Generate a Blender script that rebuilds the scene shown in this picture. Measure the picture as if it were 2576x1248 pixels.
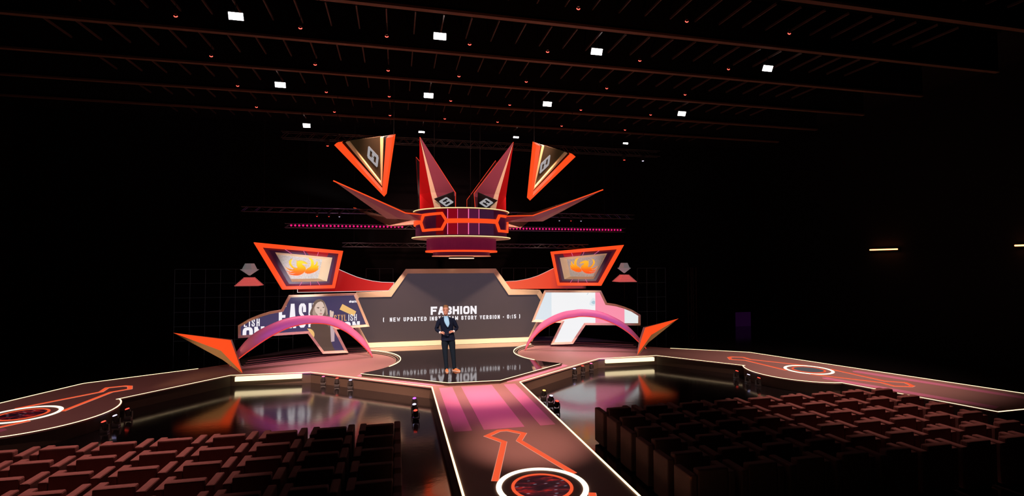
import bpy, bmesh, math, random
from mathutils import Vector, Matrix
random.seed(4)
PI = math.pi
S = bpy.context.scene
for _o in list(bpy.data.objects):
    bpy.data.objects.remove(_o)
C = S.collection

# ---------------------------------------------------------------- camera
H = 3.38; XC = 2.02; FPX = 1270.0
YAW, PITCH, ROLL = .2253, .03136, -.00193
_c, _s = math.cos(YAW), math.sin(YAW)
FW = Vector((_s*math.cos(PITCH), _c*math.cos(PITCH), math.sin(PITCH)))
_r0 = Vector((_c, -_s, 0)); _u0 = _r0.cross(FW)
RT = (_r0*math.cos(ROLL)+_u0*math.sin(ROLL)).normalized(); UP = RT.cross(FW).normalized()
CAM = Vector((-XC, 0, H))
cd = bpy.data.cameras.new('camera'); cam = bpy.data.objects.new('camera', cd); C.objects.link(cam)
cd.sensor_fit = 'HORIZONTAL'; cd.sensor_width = 36; cd.lens = 36*FPX/2576; cd.clip_end = 200; cd.clip_start = .05
M3 = Matrix((RT, UP, -FW)).transposed()
cam.matrix_world = Matrix.Translation(CAM) @ M3.to_4x4()
S.camera = cam
# survey helper: the sight line through a point of the photograph, met with a known plane of the hall
def sight(x, y): return FW + RT*((x-1288)/FPX) - UP*((y-624)/FPX)
def at_y(x, y, Y): d = sight(x, y); return CAM + d*(Y/d.y)
def at_plane(x, y, s, x0, y0, m):
    r = sight(x, y); t = (y0+m*(s*CAM.x-x0)-CAM.y)/(r.y-m*s*r.x); p = CAM+r*t
    return (p.x, p.z)

# ---------------------------------------------------------------- view + world
S.view_settings.view_transform = 'Standard'; S.view_settings.look = 'None'
S.view_settings.exposure = 0.0; S.view_settings.gamma = 1; S.view_settings.use_curve_mapping = False
w = bpy.data.worlds.new('hall_dark'); S.world = w; w.use_nodes = True
w.node_tree.nodes['Background'].inputs[0].default_value = (.5, .12, .12, 1)
w.node_tree.nodes['Background'].inputs[1].default_value = .0012

# ---------------------------------------------------------------- spot lights without fixtures, some added as fill
def spot(name, loc, to, col, power, size, blend=.6, rad=.12):
    l = bpy.data.lights.new(name, 'SPOT'); l.energy = power; l.color = col
    l.spot_size = math.radians(size); l.spot_blend = blend; l.shadow_soft_size = rad
    o = bpy.data.objects.new(name, l); C.objects.link(o); o.location = loc
    o.rotation_euler = (Vector(to)-Vector(loc)).to_track_quat('-Z', 'Y').to_euler(); return o
WARM = (1, .55, .42); PINK = (1, .33, .42); MAG = (1, .22, .62); RED = (1, .05, .03); BLUE = (.35, .3, 1); AMB = (1, .62, .30)
LIGHTS = [
 ('key_spot', (0, 7.0, 8.2), (0, 13.3, .3), WARM, 8000, 30, 1),
 ('key_spot', (-4.6, 8.0, 8.2), (-2.9, 14.7, .3), (1, .58, .47), 11000, 37, 1),
 ('key_spot', (4.6, 8.0, 8.2), (3.2, 14.9, .3), (1, .58, .47), 7500, 37, 1),
 ('presenter_spot', (-1.6, 5.5, 6.4), (-.66, 14.3, 1.3), (.96, .97, 1), 900, 11, .5),
 ('runway_spot', (0, 4.2, 8.2), (.2, 8.55, .3), (1, .52, .40), 3000, 17, 1),
 ('magenta_fill', (0, 12.6, 8.3), (0, 11.0, .3), (1, .26, .55), 1300, 27, 1),  # added to tint the runway stripes magenta
 ('wall_spot', (-3.0, 14.0, 8.2), (-1.5, 19.0, 1.9), (1, .62, .50), 3600, 46, .9),
 ('wall_spot', (3.0, 14.0, 8.2), (1.5, 19.0, 1.9), (1, .66, .52), 3600, 46, .9),
 ('wall_low_spot', (-2.7, 14.8, 7.4), (-1.5, 19.0, .6), (1, .66, .42), 2400, 32, .9),
 ('wall_low_spot', (2.7, 14.8, 7.4), (1.5, 19.0, .6), (1, .66, .42), 2400, 32, .9),
 ('arch_spot', (-4.7, 16.0, 8.2), (-4.7, 17, 1.7), (1, .44, .50), 1700, 34, 1),
 ('arch_spot', (4.7, 16.0, 8.2), (4.6, 17, 1.7), (1, .48, .56), 1600, 34, 1),
 ('crown_spot', (-2.6, 9.0, 8.2), (-1.3, 15, 6.6), (1, .46, .38), 1500, 30, .8),
 ('crown_spot', (2.6, 9.0, 8.2), (1.4, 15, 6.6), (1, .44, .38), 1300, 30, .8),
 ('wing_spot', (-9.5, 8.0, 8.2), (-8.6, 13.0, .3), (1, .48, .44), 750, 55, 1),
 ('wing_spot', (9.5, 9.0, 8.2), (10.2, 12.6, .3), (1, .58, .47), 2600, 62, 1),
 ('seat_spot', (-6.0, 11.0, 8.2), (-6.2, 8.4, .6), (1, .42, .36), 2700, 42, 1),
 ('seat_spot', (6.6, 11.8, 8.2), (6.7, 8.6, .6), (1, .44, .36), 2600, 38, 1),
 ('arch_purple_fill', (-4.6, 14.6, .5), (-4.7, 17.3, 1.6), (.30, .12, 1), 60, 95, .8),  # added low fill that turns the arch undersides purple
 ('arch_purple_fill', (4.6, 14.6, .5), (4.6, 17.3, 1.6), (.34, .12, 1), 60, 95, .8),
 ('purple_spot', (-3.2, 20.6, 5.2), (-2.0, 17.2, .4), BLUE, 60, 40, .7),
 ('purple_spot', (4.4, 20.6, 5.0), (4.6, 18.6, .3), (.5, .2, 1), 110, 60, .8),
 ('red_beam_fill', (-4.4, 6.6, .1), (-4.2, 13.0, 8.5), (1, .07, .04), 230, 80, 1),  # this and the amber one are added to light the ceiling beams
 ('amber_beam_fill', (1.4, 5.5, .4), (1.8, 11.0, 8.5), (1, .30, .08), 150, 60, 1),
 ('arrow_fill', (-8.4, 13.4, .7), (-6.9, 16.2, .9), AMB, 150, 46, .9),  # added low fill for the undersides of the arrows
 ('arrow_fill', (8.6, 14.4, .7), (6.9, 16.2, .9), AMB, 55, 46, .9),
 ('board_fill', (-4.6, 15.0, 2.2), (-5.0, 19, 3.2), (.92, .95, 1), 650, 34, .9),  # added in mid-air to brighten the emblem boards
 ('board_fill', (4.6, 15.0, 2.2), (5.0, 19, 3.2), (1, .85, .75), 260, 34, .9),
]
for a in LIGHTS: spot(*a)

# ---------------------------------------------------------------- materials
MATS = {}
def mat(name, col, rough=.6, metal=0, emit=None, es=1.0, spec=.5, bump=0, bscale=60, vary=0, vscale=6, coat=0):
    if name in MATS: return MATS[name]
    m = bpy.data.materials.new(name); m.use_nodes = True; nt = m.node_tree; b = nt.nodes['Principled BSDF']
    b.inputs['Base Color'].default_value = (*col, 1); b.inputs['Roughness'].default_value = rough
    b.inputs['Metallic'].default_value = metal; b.inputs['Specular IOR Level'].default_value = spec
    b.inputs['Coat Weight'].default_value = coat
    tc = nt.nodes.new('ShaderNodeTexCoord')
    if vary:
        n = nt.nodes.new('ShaderNodeTexNoise'); n.inputs['Scale'].default_value = vscale; n.inputs['Detail'].default_value = 6
        r = nt.nodes.new('ShaderNodeMapRange'); r.inputs[3].default_value = 1-vary; r.inputs[4].default_value = 1+vary
        mx = nt.nodes.new('ShaderNodeMix'); mx.data_type = 'RGBA'; mx.blend_type = 'MULTIPLY'; mx.inputs[0].default_value = 1
        mx.inputs[6].default_value = (*col, 1)
        nt.links.new(tc.outputs['Object'], n.inputs['Vector']); nt.links.new(n.outputs[0], r.inputs[0])
        nt.links.new(r.outputs[0], mx.inputs[7]); nt.links.new(mx.outputs[2], b.inputs['Base Color'])
    if bump:
        n2 = nt.nodes.new('ShaderNodeTexNoise'); n2.inputs['Scale'].default_value = bscale
        bp = nt.nodes.new('ShaderNodeBump'); bp.inputs['Strength'].default_value = bump; bp.inputs['Distance'].default_value = .01
        nt.links.new(tc.outputs['Object'], n2.inputs['Vector']); nt.links.new(n2.outputs[0], bp.inputs['Height'])
        nt.links.new(bp.outputs[0], b.inputs['Normal'])
    if emit:
        b.inputs['Emission Color'].default_value = (*emit, 1); b.inputs['Emission Strength'].default_value = es
    MATS[name] = m; return m
def led(name, col, es=1.0, base=(.02, .02, .02), rough=.5, spec=.3):
    return mat(name, base, rough, emit=col, es=es, spec=spec)
def ramp_led(name, axis, a, b_, stops, es=1.0, base=(.02, .02, .02), kind='emit'):
    """picture content running along an object axis (a logo or a screen picture)"""
    m = bpy.data.materials.new(name); m.use_nodes = True; nt = m.node_tree; b = nt.nodes['Principled BSDF']
    tc = nt.nodes.new('ShaderNodeTexCoord'); sp = nt.nodes.new('ShaderNodeSeparateXYZ'); mr = nt.nodes.new('ShaderNodeMapRange')
    mr.inputs[1].default_value = a; mr.inputs[2].default_value = b_
    cr = nt.nodes.new('ShaderNodeValToRGB'); el = cr.color_ramp.elements
    el[0].position = stops[0][0]; el[0].color = (*stops[0][1], 1)
    el[1].position = stops[-1][0]; el[1].color = (*stops[-1][1], 1)
    for p, c in stops[1:-1]:
        e = el.new(p); e.color = (*c, 1)
    nt.links.new(tc.outputs['Object'], sp.inputs[0]); nt.links.new(sp.outputs[axis], mr.inputs[0])
    nt.links.new(mr.outputs[0], cr.inputs[0])
    if kind == 'emit':
        nt.links.new(cr.outputs[0], b.inputs['Emission Color']); b.inputs['Emission Strength'].default_value = es
        b.inputs['Base Color'].default_value = (*base, 1)
    else:
        nt.links.new(cr.outputs[0], b.inputs['Base Color'])
        if es: nt.links.new(cr.outputs[0], b.inputs['Emission Color']); b.inputs['Emission Strength'].default_value = es
    b.inputs['Roughness'].default_value = .6; b.inputs['Specular IOR Level'].default_value = .08
    return m
def black_gloss(name, col, rough, bump):
    m = mat(name, col, rough, spec=.5); nt = m.node_tree; b = nt.nodes['Principled BSDF']
    tc = nt.nodes.new('ShaderNodeTexCoord')
    n = nt.nodes.new('ShaderNodeTexNoise'); n.inputs['Scale'].default_value = .9; n.inputs['Detail'].default_value = 4
    r = nt.nodes.new('ShaderNodeMapRange'); r.inputs[3].default_value = rough*.6; r.inputs[4].default_value = rough*1.5
    nt.links.new(tc.outputs['Object'], n.inputs['Vector']); nt.links.new(n.outputs[0], r.inputs[0]); nt.links.new(r.outputs[0], b.inputs['Roughness'])
    if bump:
        n2 = nt.nodes.new('ShaderNodeTexNoise'); n2.inputs['Scale'].default_value = 9
        bp = nt.nodes.new('ShaderNodeBump'); bp.inputs['Strength'].default_value = bump; bp.inputs['Distance'].default_value = .004
        nt.links.new(tc.outputs['Object'], n2.inputs['Vector']); nt.links.new(n2.outputs[0], bp.inputs['Height']); nt.links.new(bp.outputs[0], b.inputs['Normal'])
    return m
FLOOR = black_gloss('gloss_black_floor', (.010, .009, .010), .11, .14)
PLATF = black_gloss('gloss_black_platform', (.016, .012, .013), .05, .03)
FLOOR.node_tree.nodes['Principled BSDF'].inputs['Specular IOR Level'].default_value = 1.0
FLOOR.node_tree.nodes['Principled BSDF'].inputs['IOR'].default_value = 2.3
PLATF.node_tree.nodes['Principled BSDF'].inputs['IOR'].default_value = 1.8
BLACK = mat('black_paint', (.006, .005, .005), .8)
WALLM = mat('black_drape', (.004, .003, .003), .95, vary=.4)
DECK = mat('rose_brown_deck', (.40, .24, .23), .55, vary=.06, vscale=1.2, spec=.3)
RISER = mat('brown_riser', (.07, .045, .03), .6)
STRIPE = mat('pink_stripe', (.80, .30, .52), .5)
LEDW = led('warm_white_strip', (1, .74, .42), 2.2)
LEDP = led('warm_white_panel', (1, .80, .46), 1.8)
LEDC = led('crown_ring_glow', (1, .74, .36), 1.25)
RINGW = led('white_ring', (1, .80, .56), 1.9)
ORANGE = led('orange_light', (1, .075, .012), 1.0)
ORANGE2 = led('orange_floor_light', (1, .11, .035), .9)
PALEB = led('pale_outline', (1, .42, .30), .8)
THINOR = led('thin_orange_edge', (1, .06, .02), .9)
FRAME = mat('cream_frame', (.88, .72, .52), .5)
BRONZE = mat('bronze_face', (.68, .47, .27), .45)
METAL = mat('dark_metal', (.10, .095, .095), .4, .7)
BARM = mat('red_brown_steel', (.26, .15, .10), .5, .2)
TRUSS = mat('truss_aluminium', (.10, .09, .095), .35, .8)
SEATM = mat('maroon_velvet', (.20, .092, .083), .85, vary=.15, vscale=14, bump=.2)
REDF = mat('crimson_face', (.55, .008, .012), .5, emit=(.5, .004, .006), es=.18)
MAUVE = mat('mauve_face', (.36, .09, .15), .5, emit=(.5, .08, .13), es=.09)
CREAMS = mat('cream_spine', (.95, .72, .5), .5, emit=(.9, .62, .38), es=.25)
CHAR = mat('charcoal_plate', (.016, .014, .017), .6, spec=.2)
LOGOW = led('pale_logo', (.60, .58, .60), .62)
WHITE = led('white_lettering', (.92, .88, .92), 1.0)

# ---------------------------------------------------------------- mesh helpers
class MB:
    def __init__(s): s.v = []; s.f = []
    def add(s, vs, fs):
        n = len(s.v); s.v += [tuple(v) for v in vs]; s.f += [tuple(i+n for i in f) for f in fs]; return s
    def box(s, a, b):
        x0, y0, z0 = a; x1, y1, z1 = b
        return s.add([(x0,y0,z0),(x1,y0,z0),(x1,y1,z0),(x0,y1,z0),(x0,y0,z1),(x1,y0,z1),(x1,y1,z1),(x0,y1,z1)],
              [(0,3,2,1),(4,5,6,7),(0,1,5,4),(1,2,6,5),(2,3,7,6),(3,0,4,7)])
    def tube(s, pts, r, n=8, closed=False, r2=None):
        pts = [Vector(p) for p in pts]; k = len(pts); rings = []
        for i, p in enumerate(pts):
            a = pts[i-1] if (i or closed) else p; b = pts[(i+1) % k] if (i < k-1 or closed) else p
            t = (b-a).normalized(); q = t.cross(Vector((0, 0, 1)))
            if q.length < 1e-3: q = t.cross(Vector((0, 1, 0)))
            q.normalize(); u = q.cross(t); rr = r if r2 is None else r+(r2-r)*i/(k-1)
            rings.append([p+q*rr*math.cos(2*PI*j/n)+u*rr*math.sin(2*PI*j/n) for j in range(n)])
        return s.loft(rings, closed_path=closed)
    def loft(s, rings, caps=True, closed_path=False):
        n = len(rings[0]); base = len(s.v)
        for r in rings: s.v += [tuple(p) for p in r]
        m = len(rings)
        for i in range(m if closed_path else m-1):
            a = base+i*n; b = base+((i+1) % m)*n
            for j in range(n): s.f.append((a+j, a+(j+1) % n, b+(j+1) % n, b+j))
        if caps and not closed_path:
            s.f.append(tuple(base+j for j in reversed(range(n)))); s.f.append(tuple(base+(m-1)*n+j for j in range(n)))
        return s
    def prism(s, pts2, fn, d0, d1):
        """polygon of (u,v) mapped by fn(u,v,d) between depths d0 and d1"""
        n = len(pts2)
        return s.add([fn(u, v, d0) for u, v in pts2]+[fn(u, v, d1) for u, v in pts2],
              [tuple(range(n)), tuple(reversed(range(n, 2*n)))]+[(i, i+n, (i+1) % n+n, (i+1) % n) for i in range(n)])
    def ring(s, outer, inner, fn, d0, d1, din=None):
        """a frame between two outlines; din is the depth of the inner front edge"""
        n = len(outer); di = d1 if din is None else din
        vs = [fn(u, v, d0) for u, v in outer]+[fn(u, v, d1) for u, v in outer]+[fn(u, v, di) for u, v in inner]+[fn(u, v, d0) for u, v in inner]
        fs = []
        for i in range(n):
            j = (i+1) % n
            for a, b in ((0, 1), (1, 2), (2, 3), (3, 0)): fs.append((a*n+i, a*n+j, b*n+j, b*n+i))
        return s.add(vs, fs)
    def build(s, name, m, parent=None, smooth=False, bevel=0):
        me = bpy.data.meshes.new(name); me.from_pydata(s.v, [], s.f); me.validate()
        bm = bmesh.new(); bm.from_mesh(me); bmesh.ops.recalc_face_normals(bm, faces=bm.faces); bm.to_mesh(me); bm.free()
        if m: me.materials.append(m)
        if smooth:
            for p in me.polygons: p.use_smooth = True
        o = bpy.data.objects.new(name, me); C.objects.link(o)
        if parent: o.parent = parent
        if bevel:
            b = o.modifiers.new('b', 'BEVEL'); b.width = bevel; b.segments = 2; b.limit_method = 'ANGLE'
        return o
def empty(name, loc=(0, 0, 0), rz=0):
    o = bpy.data.objects.new(name, None); C.objects.link(o); o.location = loc; o.rotation_euler = (0, 0, rz); o.empty_display_size = .1; return o
def tag(o, label, cat=None, group=None, kind=None):
    if label: o['label'] = label
    if cat: o['category'] = cat
    if group: o['group'] = group
    if kind: o['kind'] = kind
    return o
def copy_tree(o, parent=None):
    c = o.copy(); C.objects.link(c)
    if parent: c.parent = parent
    for ch in list(o.children): copy_tree(ch, c)
    return c
def offset(pts, d):
    """inset a simple polygon by d (miter)"""
    n = len(pts); A = sum(pts[i][0]*pts[(i+1) % n][1]-pts[(i+1) % n][0]*pts[i][1] for i in range(n)); sg = 1 if A > 0 else -1
    out = []
    for i in range(n):
        p0, p1, p2 = Vector(pts[i-1]), Vector(pts[i]), Vector(pts[(i+1) % n])
        a = (p1-p0).normalized(); b = (p2-p1).normalized()
        na = Vector((-a.y, a.x))*sg; nb = Vector((-b.y, b.x))*sg
        k = na+nb; k = k/(k.length_squared/2) if k.length > .2 else na
        if k.length > 2.2: k = k.normalized()*2.2
        out.append(tuple(p1+k*d))
    return out
def ribbon(pts, wd, closed=False):
    """flat outline of constant width around a 2D path -> list of quads"""
    P = [Vector(p) for p in pts]; n = len(P); L = []; R = []
    for i in range(n):
        a = (P[i]-P[i-1]).normalized() if (i or closed) else (P[1]-P[0]).normalized()
        b = (P[(i+1) % n]-P[i]).normalized() if (i < n-1 or closed) else a
        na = Vector((-a.y, a.x)); nb = Vector((-b.y, b.x)); k = na+nb; k = k/(k.length_squared/2)
        if k.length > 2: k = k.normalized()*2
        L.append(P[i]+k*wd/2); R.append(P[i]-k*wd/2)
    return L, R
def strip_xy(mb, pts, wd, z0, z1, closed=False):
    L, R = ribbon(pts, wd, closed); n = len(L)
    vs = [(p.x, p.y, z0) for p in L]+[(p.x, p.y, z1) for p in L]+[(p.x, p.y, z1) for p in R]+[(p.x, p.y, z0) for p in R]
    fs = []
    for i in range(n if closed else n-1):
        j = (i+1) % n
        for a, b in ((0, 1), (1, 2), (2, 3), (3, 0)): fs.append((a*n+i, a*n+j, b*n+j, b*n+i))
    if not closed: fs += [(0, n, 2*n, 3*n), (n-1, 2*n-1, 3*n-1, 4*n-1)]
    mb.add(vs, fs)
def strip_fn(mb, pts, wd, fn, d0, d1, closed=False):
    L, R = ribbon(pts, wd, closed); n = len(L)
    vs = [fn(p.x, p.y, d0) for p in L]+[fn(p.x, p.y, d1) for p in L]+[fn(p.x, p.y, d1) for p in R]+[fn(p.x, p.y, d0) for p in R]
    fs = []
    for i in range(n if closed else n-1):
        j = (i+1) % n
        for a, b in ((0, 1), (1, 2), (2, 3), (3, 0)): fs.append((a*n+i, a*n+j, b*n+j, b*n+i))
    if not closed: fs += [(0, n, 2*n, 3*n), (n-1, 2*n-1, 3*n-1, 4*n-1)]
    mb.add(vs, fs)
def clip(bm, planes):
    """keep the part of a flat (x,z) mesh where a*x+b*z<=c"""
    for a, b, c in planes:
        k = math.hypot(a, b)
        bmesh.ops.bisect_plane(bm, geom=bm.verts[:]+bm.edges[:]+bm.faces[:], plane_co=(a*c/k/k, 0, b*c/k/k), plane_no=(a, 0, b), clear_outer=True)
def flat_bm(polys):
    bm = bmesh.new()
    for poly in polys: bm.faces.new([bm.verts.new((u, 0, v)) for u, v in poly])
    return bm
def place_flat(bm, fn, d, name, m, parent, thick=.004):
    """put a flat (x,z) picture piece on a surface fn(u,v,d)"""
    bmesh.ops.triangulate(bm, faces=bm.faces)
    vs = [tuple(fn(v.co.x, v.co.z, d)) for v in bm.verts]; bm.verts.index_update()
    fs = [tuple(v.index for v in f.verts) for f in bm.faces]
    me = bpy.data.meshes.new(name); me.from_pydata(vs, [], fs); me.materials.append(m); bm.free()
    o = bpy.data.objects.new(name, me); C.objects.link(o); o.parent = parent; return o
def text_bm(s, u0, u1, v0, v1, bold=.03, spacing=1.0, mir=False):
    cu = bpy.data.curves.new('lettering', 'FONT'); cu.body = s; cu.offset = bold; cu.space_character = spacing; cu.resolution_u = 5
    ob = bpy.data.objects.new('lettering', cu); C.objects.link(ob)
    dg = bpy.context.evaluated_depsgraph_get(); me = ob.evaluated_get(dg).to_mesh()
    bm = bmesh.new(); bm.from_mesh(me); bpy.data.objects.remove(ob)
    xs = [v.co.x for v in bm.verts]; ys = [v.co.y for v in bm.verts]; x0, x1, y0, y1 = min(xs), max(xs), min(ys), max(ys)
    for v in bm.verts:
        v.co = Vector((u0+(v.co.x-x0)/(x1-x0)*(u1-u0), 0, v0+(v.co.y-y0)/(y1-y0)*(v1-v0)))
    return bm
def _sup(a): c, q = math.cos(a), math.sin(a); return (.5+.5*math.copysign(abs(c)**.55, c), .5+.5*math.copysign(abs(q)**.42, q))
_O = [_sup(2*PI*k/32) for k in range(32)]; _O.append(_O[0])
_S = [(1, .72), (1, .84), (.93, .94), (.7, 1), (.3, 1), (.07, .94), (0, .84), (0, .70), (.12, .60), (.88, .40), (1, .30), (1, .16), (.93, .06), (.7, 0), (.3, 0), (.07, .06), (0, .16), (0, .28)]
GLYPH = {'A': ([(0, 0), (.42, 1), (.58, 1), (1, 0)], [(.17, .28), (.83, .28)]), 'D': ([(0, 0), (0, 1), (.62, 1), (1, .8), (1, .2), (.62, 0), (0, 0)],),
 'E': ([(1, 1), (0, 1), (0, 0), (1, 0)], [(0, .52), (.85, .52)]), 'F': ([(1, 1), (0, 1), (0, 0)], [(0, .5), (.8, .5)]),
 'G': ([(1, .72), (1, .84), (.7, 1), (.3, 1), (0, .84), (0, .16), (.3, 0), (.7, 0), (1, .16), (1, .46), (.55, .46)],),
 'H': ([(0, 0), (0, 1)], [(1, 0), (1, 1)], [(0, .5), (1, .5)]), 'I': ([(.5, 0), (.5, 1)],), 'L': ([(0, 1), (0, 0), (1, 0)],),
 'M': ([(0, 0), (0, 1)], [(1, 0), (1, 1)], [(0, 1), (.5, .15)], [(1, 1), (.5, .15)]), 'N': ([(0, 0), (0, 1)], [(1, 0), (1, 1)], [(0, 1), (1, 0)]), 'O': (_O,), '0': (_O,),
 'P': ([(0, 0), (0, 1), (.7, 1), (1, .85), (1, .6), (.7, .45), (0, .45)],), 'R': ([(0, 0), (0, 1), (.7, 1), (1, .85), (1, .62), (.7, .48), (0, .48)], [(.5, .48), (1, 0)]),
 'S': (_S,),
 'T': ([(0, 1), (1, 1)], [(.5, 1), (.5, 0)]), 'U': ([(0, 1), (0, .16), (.3, 0), (.7, 0), (1, .16), (1, 1)],), 'V': ([(0, 1), (.5, 0), (1, 1)],),
 'W': ([(0, 1), (.25, 0), (.5, .75), (.75, 0), (1, 1)],), 'Y': ([(0, 1), (.5, .45), (1, 1)], [(.5, .45), (.5, 0)]),
 '(': ([(1, 1.05), (.3, .8), (.3, .2), (1, -.05)],), ')': ([(0, 1.05), (.7, .8), (.7, .2), (0, -.05)],), '-': ([(0, .42), (1, .42)],),
 '1': ([(0, .78), (.75, 1), (.75, 0)],), '5': ([(1, 1), (0, 1), (0, .58), (.7, .58), (1, .44), (1, .14), (.7, 0), (.3, 0), (0, .14)],), ':': ([(.5, .06), (.5, .08)], [(.5, .62), (.5, .64)])}
def strokes(txt, u0, u1, v0, v1, t, gap=.16, gw=.56, word=None):
    """condensed poster lettering made of strokes; t is stroke / height"""
    Hh = v1-v0; T = t*Hh; wd = {'I': t, ' ': .34, 'M': gw*1.3, 'W': gw*1.4, '(': .22+t*.5, ')': .22+t*.5, '-': .34, ':': t, '1': .36}
    ws = [wd.get(c, gw) for c in txt]; tot = sum(ws)+gap*(len(txt)-1); k = (u1-u0)/tot; x = u0; bm = bmesh.new(); wi = 0
    for c, w_ in zip(txt, ws):
        W = w_*k; wi += c == ' '
        for path in (GLYPH.get(c, ()) if word is None or wi == word else ()):
            P = [Vector((x+T/2+px*max(0, W-T), v0+T/2+py*(Hh-T))) for px, py in path]; closed = path[0] == path[-1]
            if closed: P = P[:-1]
            else:
                a = (P[0]-P[1]); b = (P[-1]-P[-2]); P[0] = P[0]+a.normalized()*T/2; P[-1] = P[-1]+b.normalized()*T/2
            L, R = ribbon(P, T, closed); n = len(P)
            for i in range(n if closed else n-1):
                j = (i+1) % n; qd = [(q.x, q.y) for q in (L[i], L[j], R[j], R[i])]
                e = flat_bm([qd])
                if c in 'AMNVWY': clip(e, [(1, 0, x+W), (-1, 0, -x), (0, 1, v1), (0, -1, -v0)])
                for f in e.faces: bm.faces.new([bm.verts.new(v.co) for v in f.verts])
                e.free()
        x += W+gap*k
    return bm
def arc(cx, cy, r, a0, a1, n): return [(cx+r*math.cos(math.radians(a0+(a1-a0)*i/n)), cy+r*math.sin(math.radians(a0+(a1-a0)*i/n))) for i in range(n+1)]

# ================================================================= room shell
def struct(name, a, b, m):
    o = MB().box(a, b).build(name, m); o['kind'] = 'structure'; return o
struct('floor', (-17, -5, -.2), (17, 24, 0), FLOOR)
struct('ceiling', (-17, -5, 9.7), (17, 24, 9.9), BLACK)
struct('wall_back', (-17, 24, 0), (17, 24.2, 9.7), WALLM)
struct('wall_left', (-17.2, -5, 0), (-17, 24, 9.7), WALLM)
struct('wall_right', (17, -5, 0), (17.2, 24, 9.7), WALLM)
struct('wall_front', (-17, -5.2, 0), (17, -5, 9.7), WALLM)

# ================================================================= stage deck
ZR = .30; ZP = .38
def wing_half(s):
    """front-side outline from runway mouth to wing end, then back edge"""
    b = [(1.155, 12.87), (4.40, 15.41), (6.48, 15.48), (8.19, 13.40)]
    b += [p for p in arc(9.50, 12.44, 1.64, 144, 251, 18)]
    b += [(9.16, 10.86), (10.11, 8.01), (12.82, 8.06), (9.93, 15.35), (7.72, 16.73), (6.88, 17.4)]
    return [(s*x, y) for x, y in b]
R_ = wing_half(1); L_ = wing_half(-1)
deck_poly = [(-1.155, 1.0), (1.155, 1.0)] + R_ + [(5.0, 20.4), (-5.0, 20.4)] + L_[::-1]
deck = empty('stage_deck', (0, 12, 0))
tag(deck, 'rose-brown raised stage deck with runway, two side wings and lit edges', 'stage')
deck.location = (0, 0, 0)
MB().prism(deck_poly, lambda u, v, d: (u, v, d), ZR, ZR-.03).build('deck_top', DECK, deck)
MB().prism(offset(deck_poly, .04), lambda u, v, d: (u, v, d), ZR-.03, 0.0).build('riser', RISER, deck)
front = [(-x, y) for x, y in R_[:-3]][::-1]
e = MB(); strip_xy(e, offset(deck_poly, .02)[2:2+len(R_)-1], .024, ZR-.008, ZR+.008); e.build('edge_light', LEDW, deck)
e = MB(); strip_xy(e, [(1.135, 1.0), (1.135, 12.87)], .030, ZR-.008, ZR+.010); e.build('edge_light', LEDW, deck)
e = MB(); strip_xy(e, [(-1.135, 1.0), (-1.135, 12.87)], .030, ZR-.008, ZR+.010); e.build('edge_light', LEDW, deck)
e = MB(); strip_xy(e, [(-x, y) for x, y in offset(deck_poly, .02)[2:2+len(R_)-1]], .024, ZR-.008, ZR+.008); e.build('edge_light', LEDW, deck)
for s in (-1, 1):
    x0, x1 = (4.62, 6.34); MB().box((min(s*x0, s*x1), 15.37, .15), (max(s*x0, s*x1), 15.47, .265)).build('riser_light_panel', LEDP, deck)
# runway and wing floor graphics
def key_path(): return [(-.60, .33), (-.15, 1.83), (-.38, 2.20), (-.12, 2.43), (.04, 2.43), (.29, 2.18), (.12, 1.84), (.58, .32)]
def graphics(cx, cy, ang, disc):
    ca, sa = math.cos(ang), math.sin(ang)
    X = lambda p: (cx+p[0]*ca-p[1]*sa, cy+p[0]*sa+p[1]*ca)
    for k in (1, -1):
        e = MB(); strip_xy(e, [X((px*k, py*k)) for px, py in key_path()], .108, ZR-.002, ZR+.003); e.build('pale_outline', PALEB, deck)
        e = MB(); strip_xy(e, [X((px*k, py*k)) for px, py in key_path()], .095, ZR-.002, ZR+.006)
        e.build('floor_light_outline', ORANGE2, deck)
    for r, wd, m, nm in ((.60, .075, RINGW, 'floor_ring_light'), (.405, .045, ORANGE2, 'inner_ring_light')):
        e = MB(); strip_xy(e, [X(p) for p in arc(0, 0, r, 0, 354, 59)], wd, ZR-.002, ZR+.009, closed=True); e.build(nm, m, deck)
    e = MB(); e.prism([X(p) for p in arc(0, 0, .385, 0, 354, 59)], lambda u, v, d: (u, v, d), ZR+.004, ZR-.002); return e.build('floor_screen', disc, deck)
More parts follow.
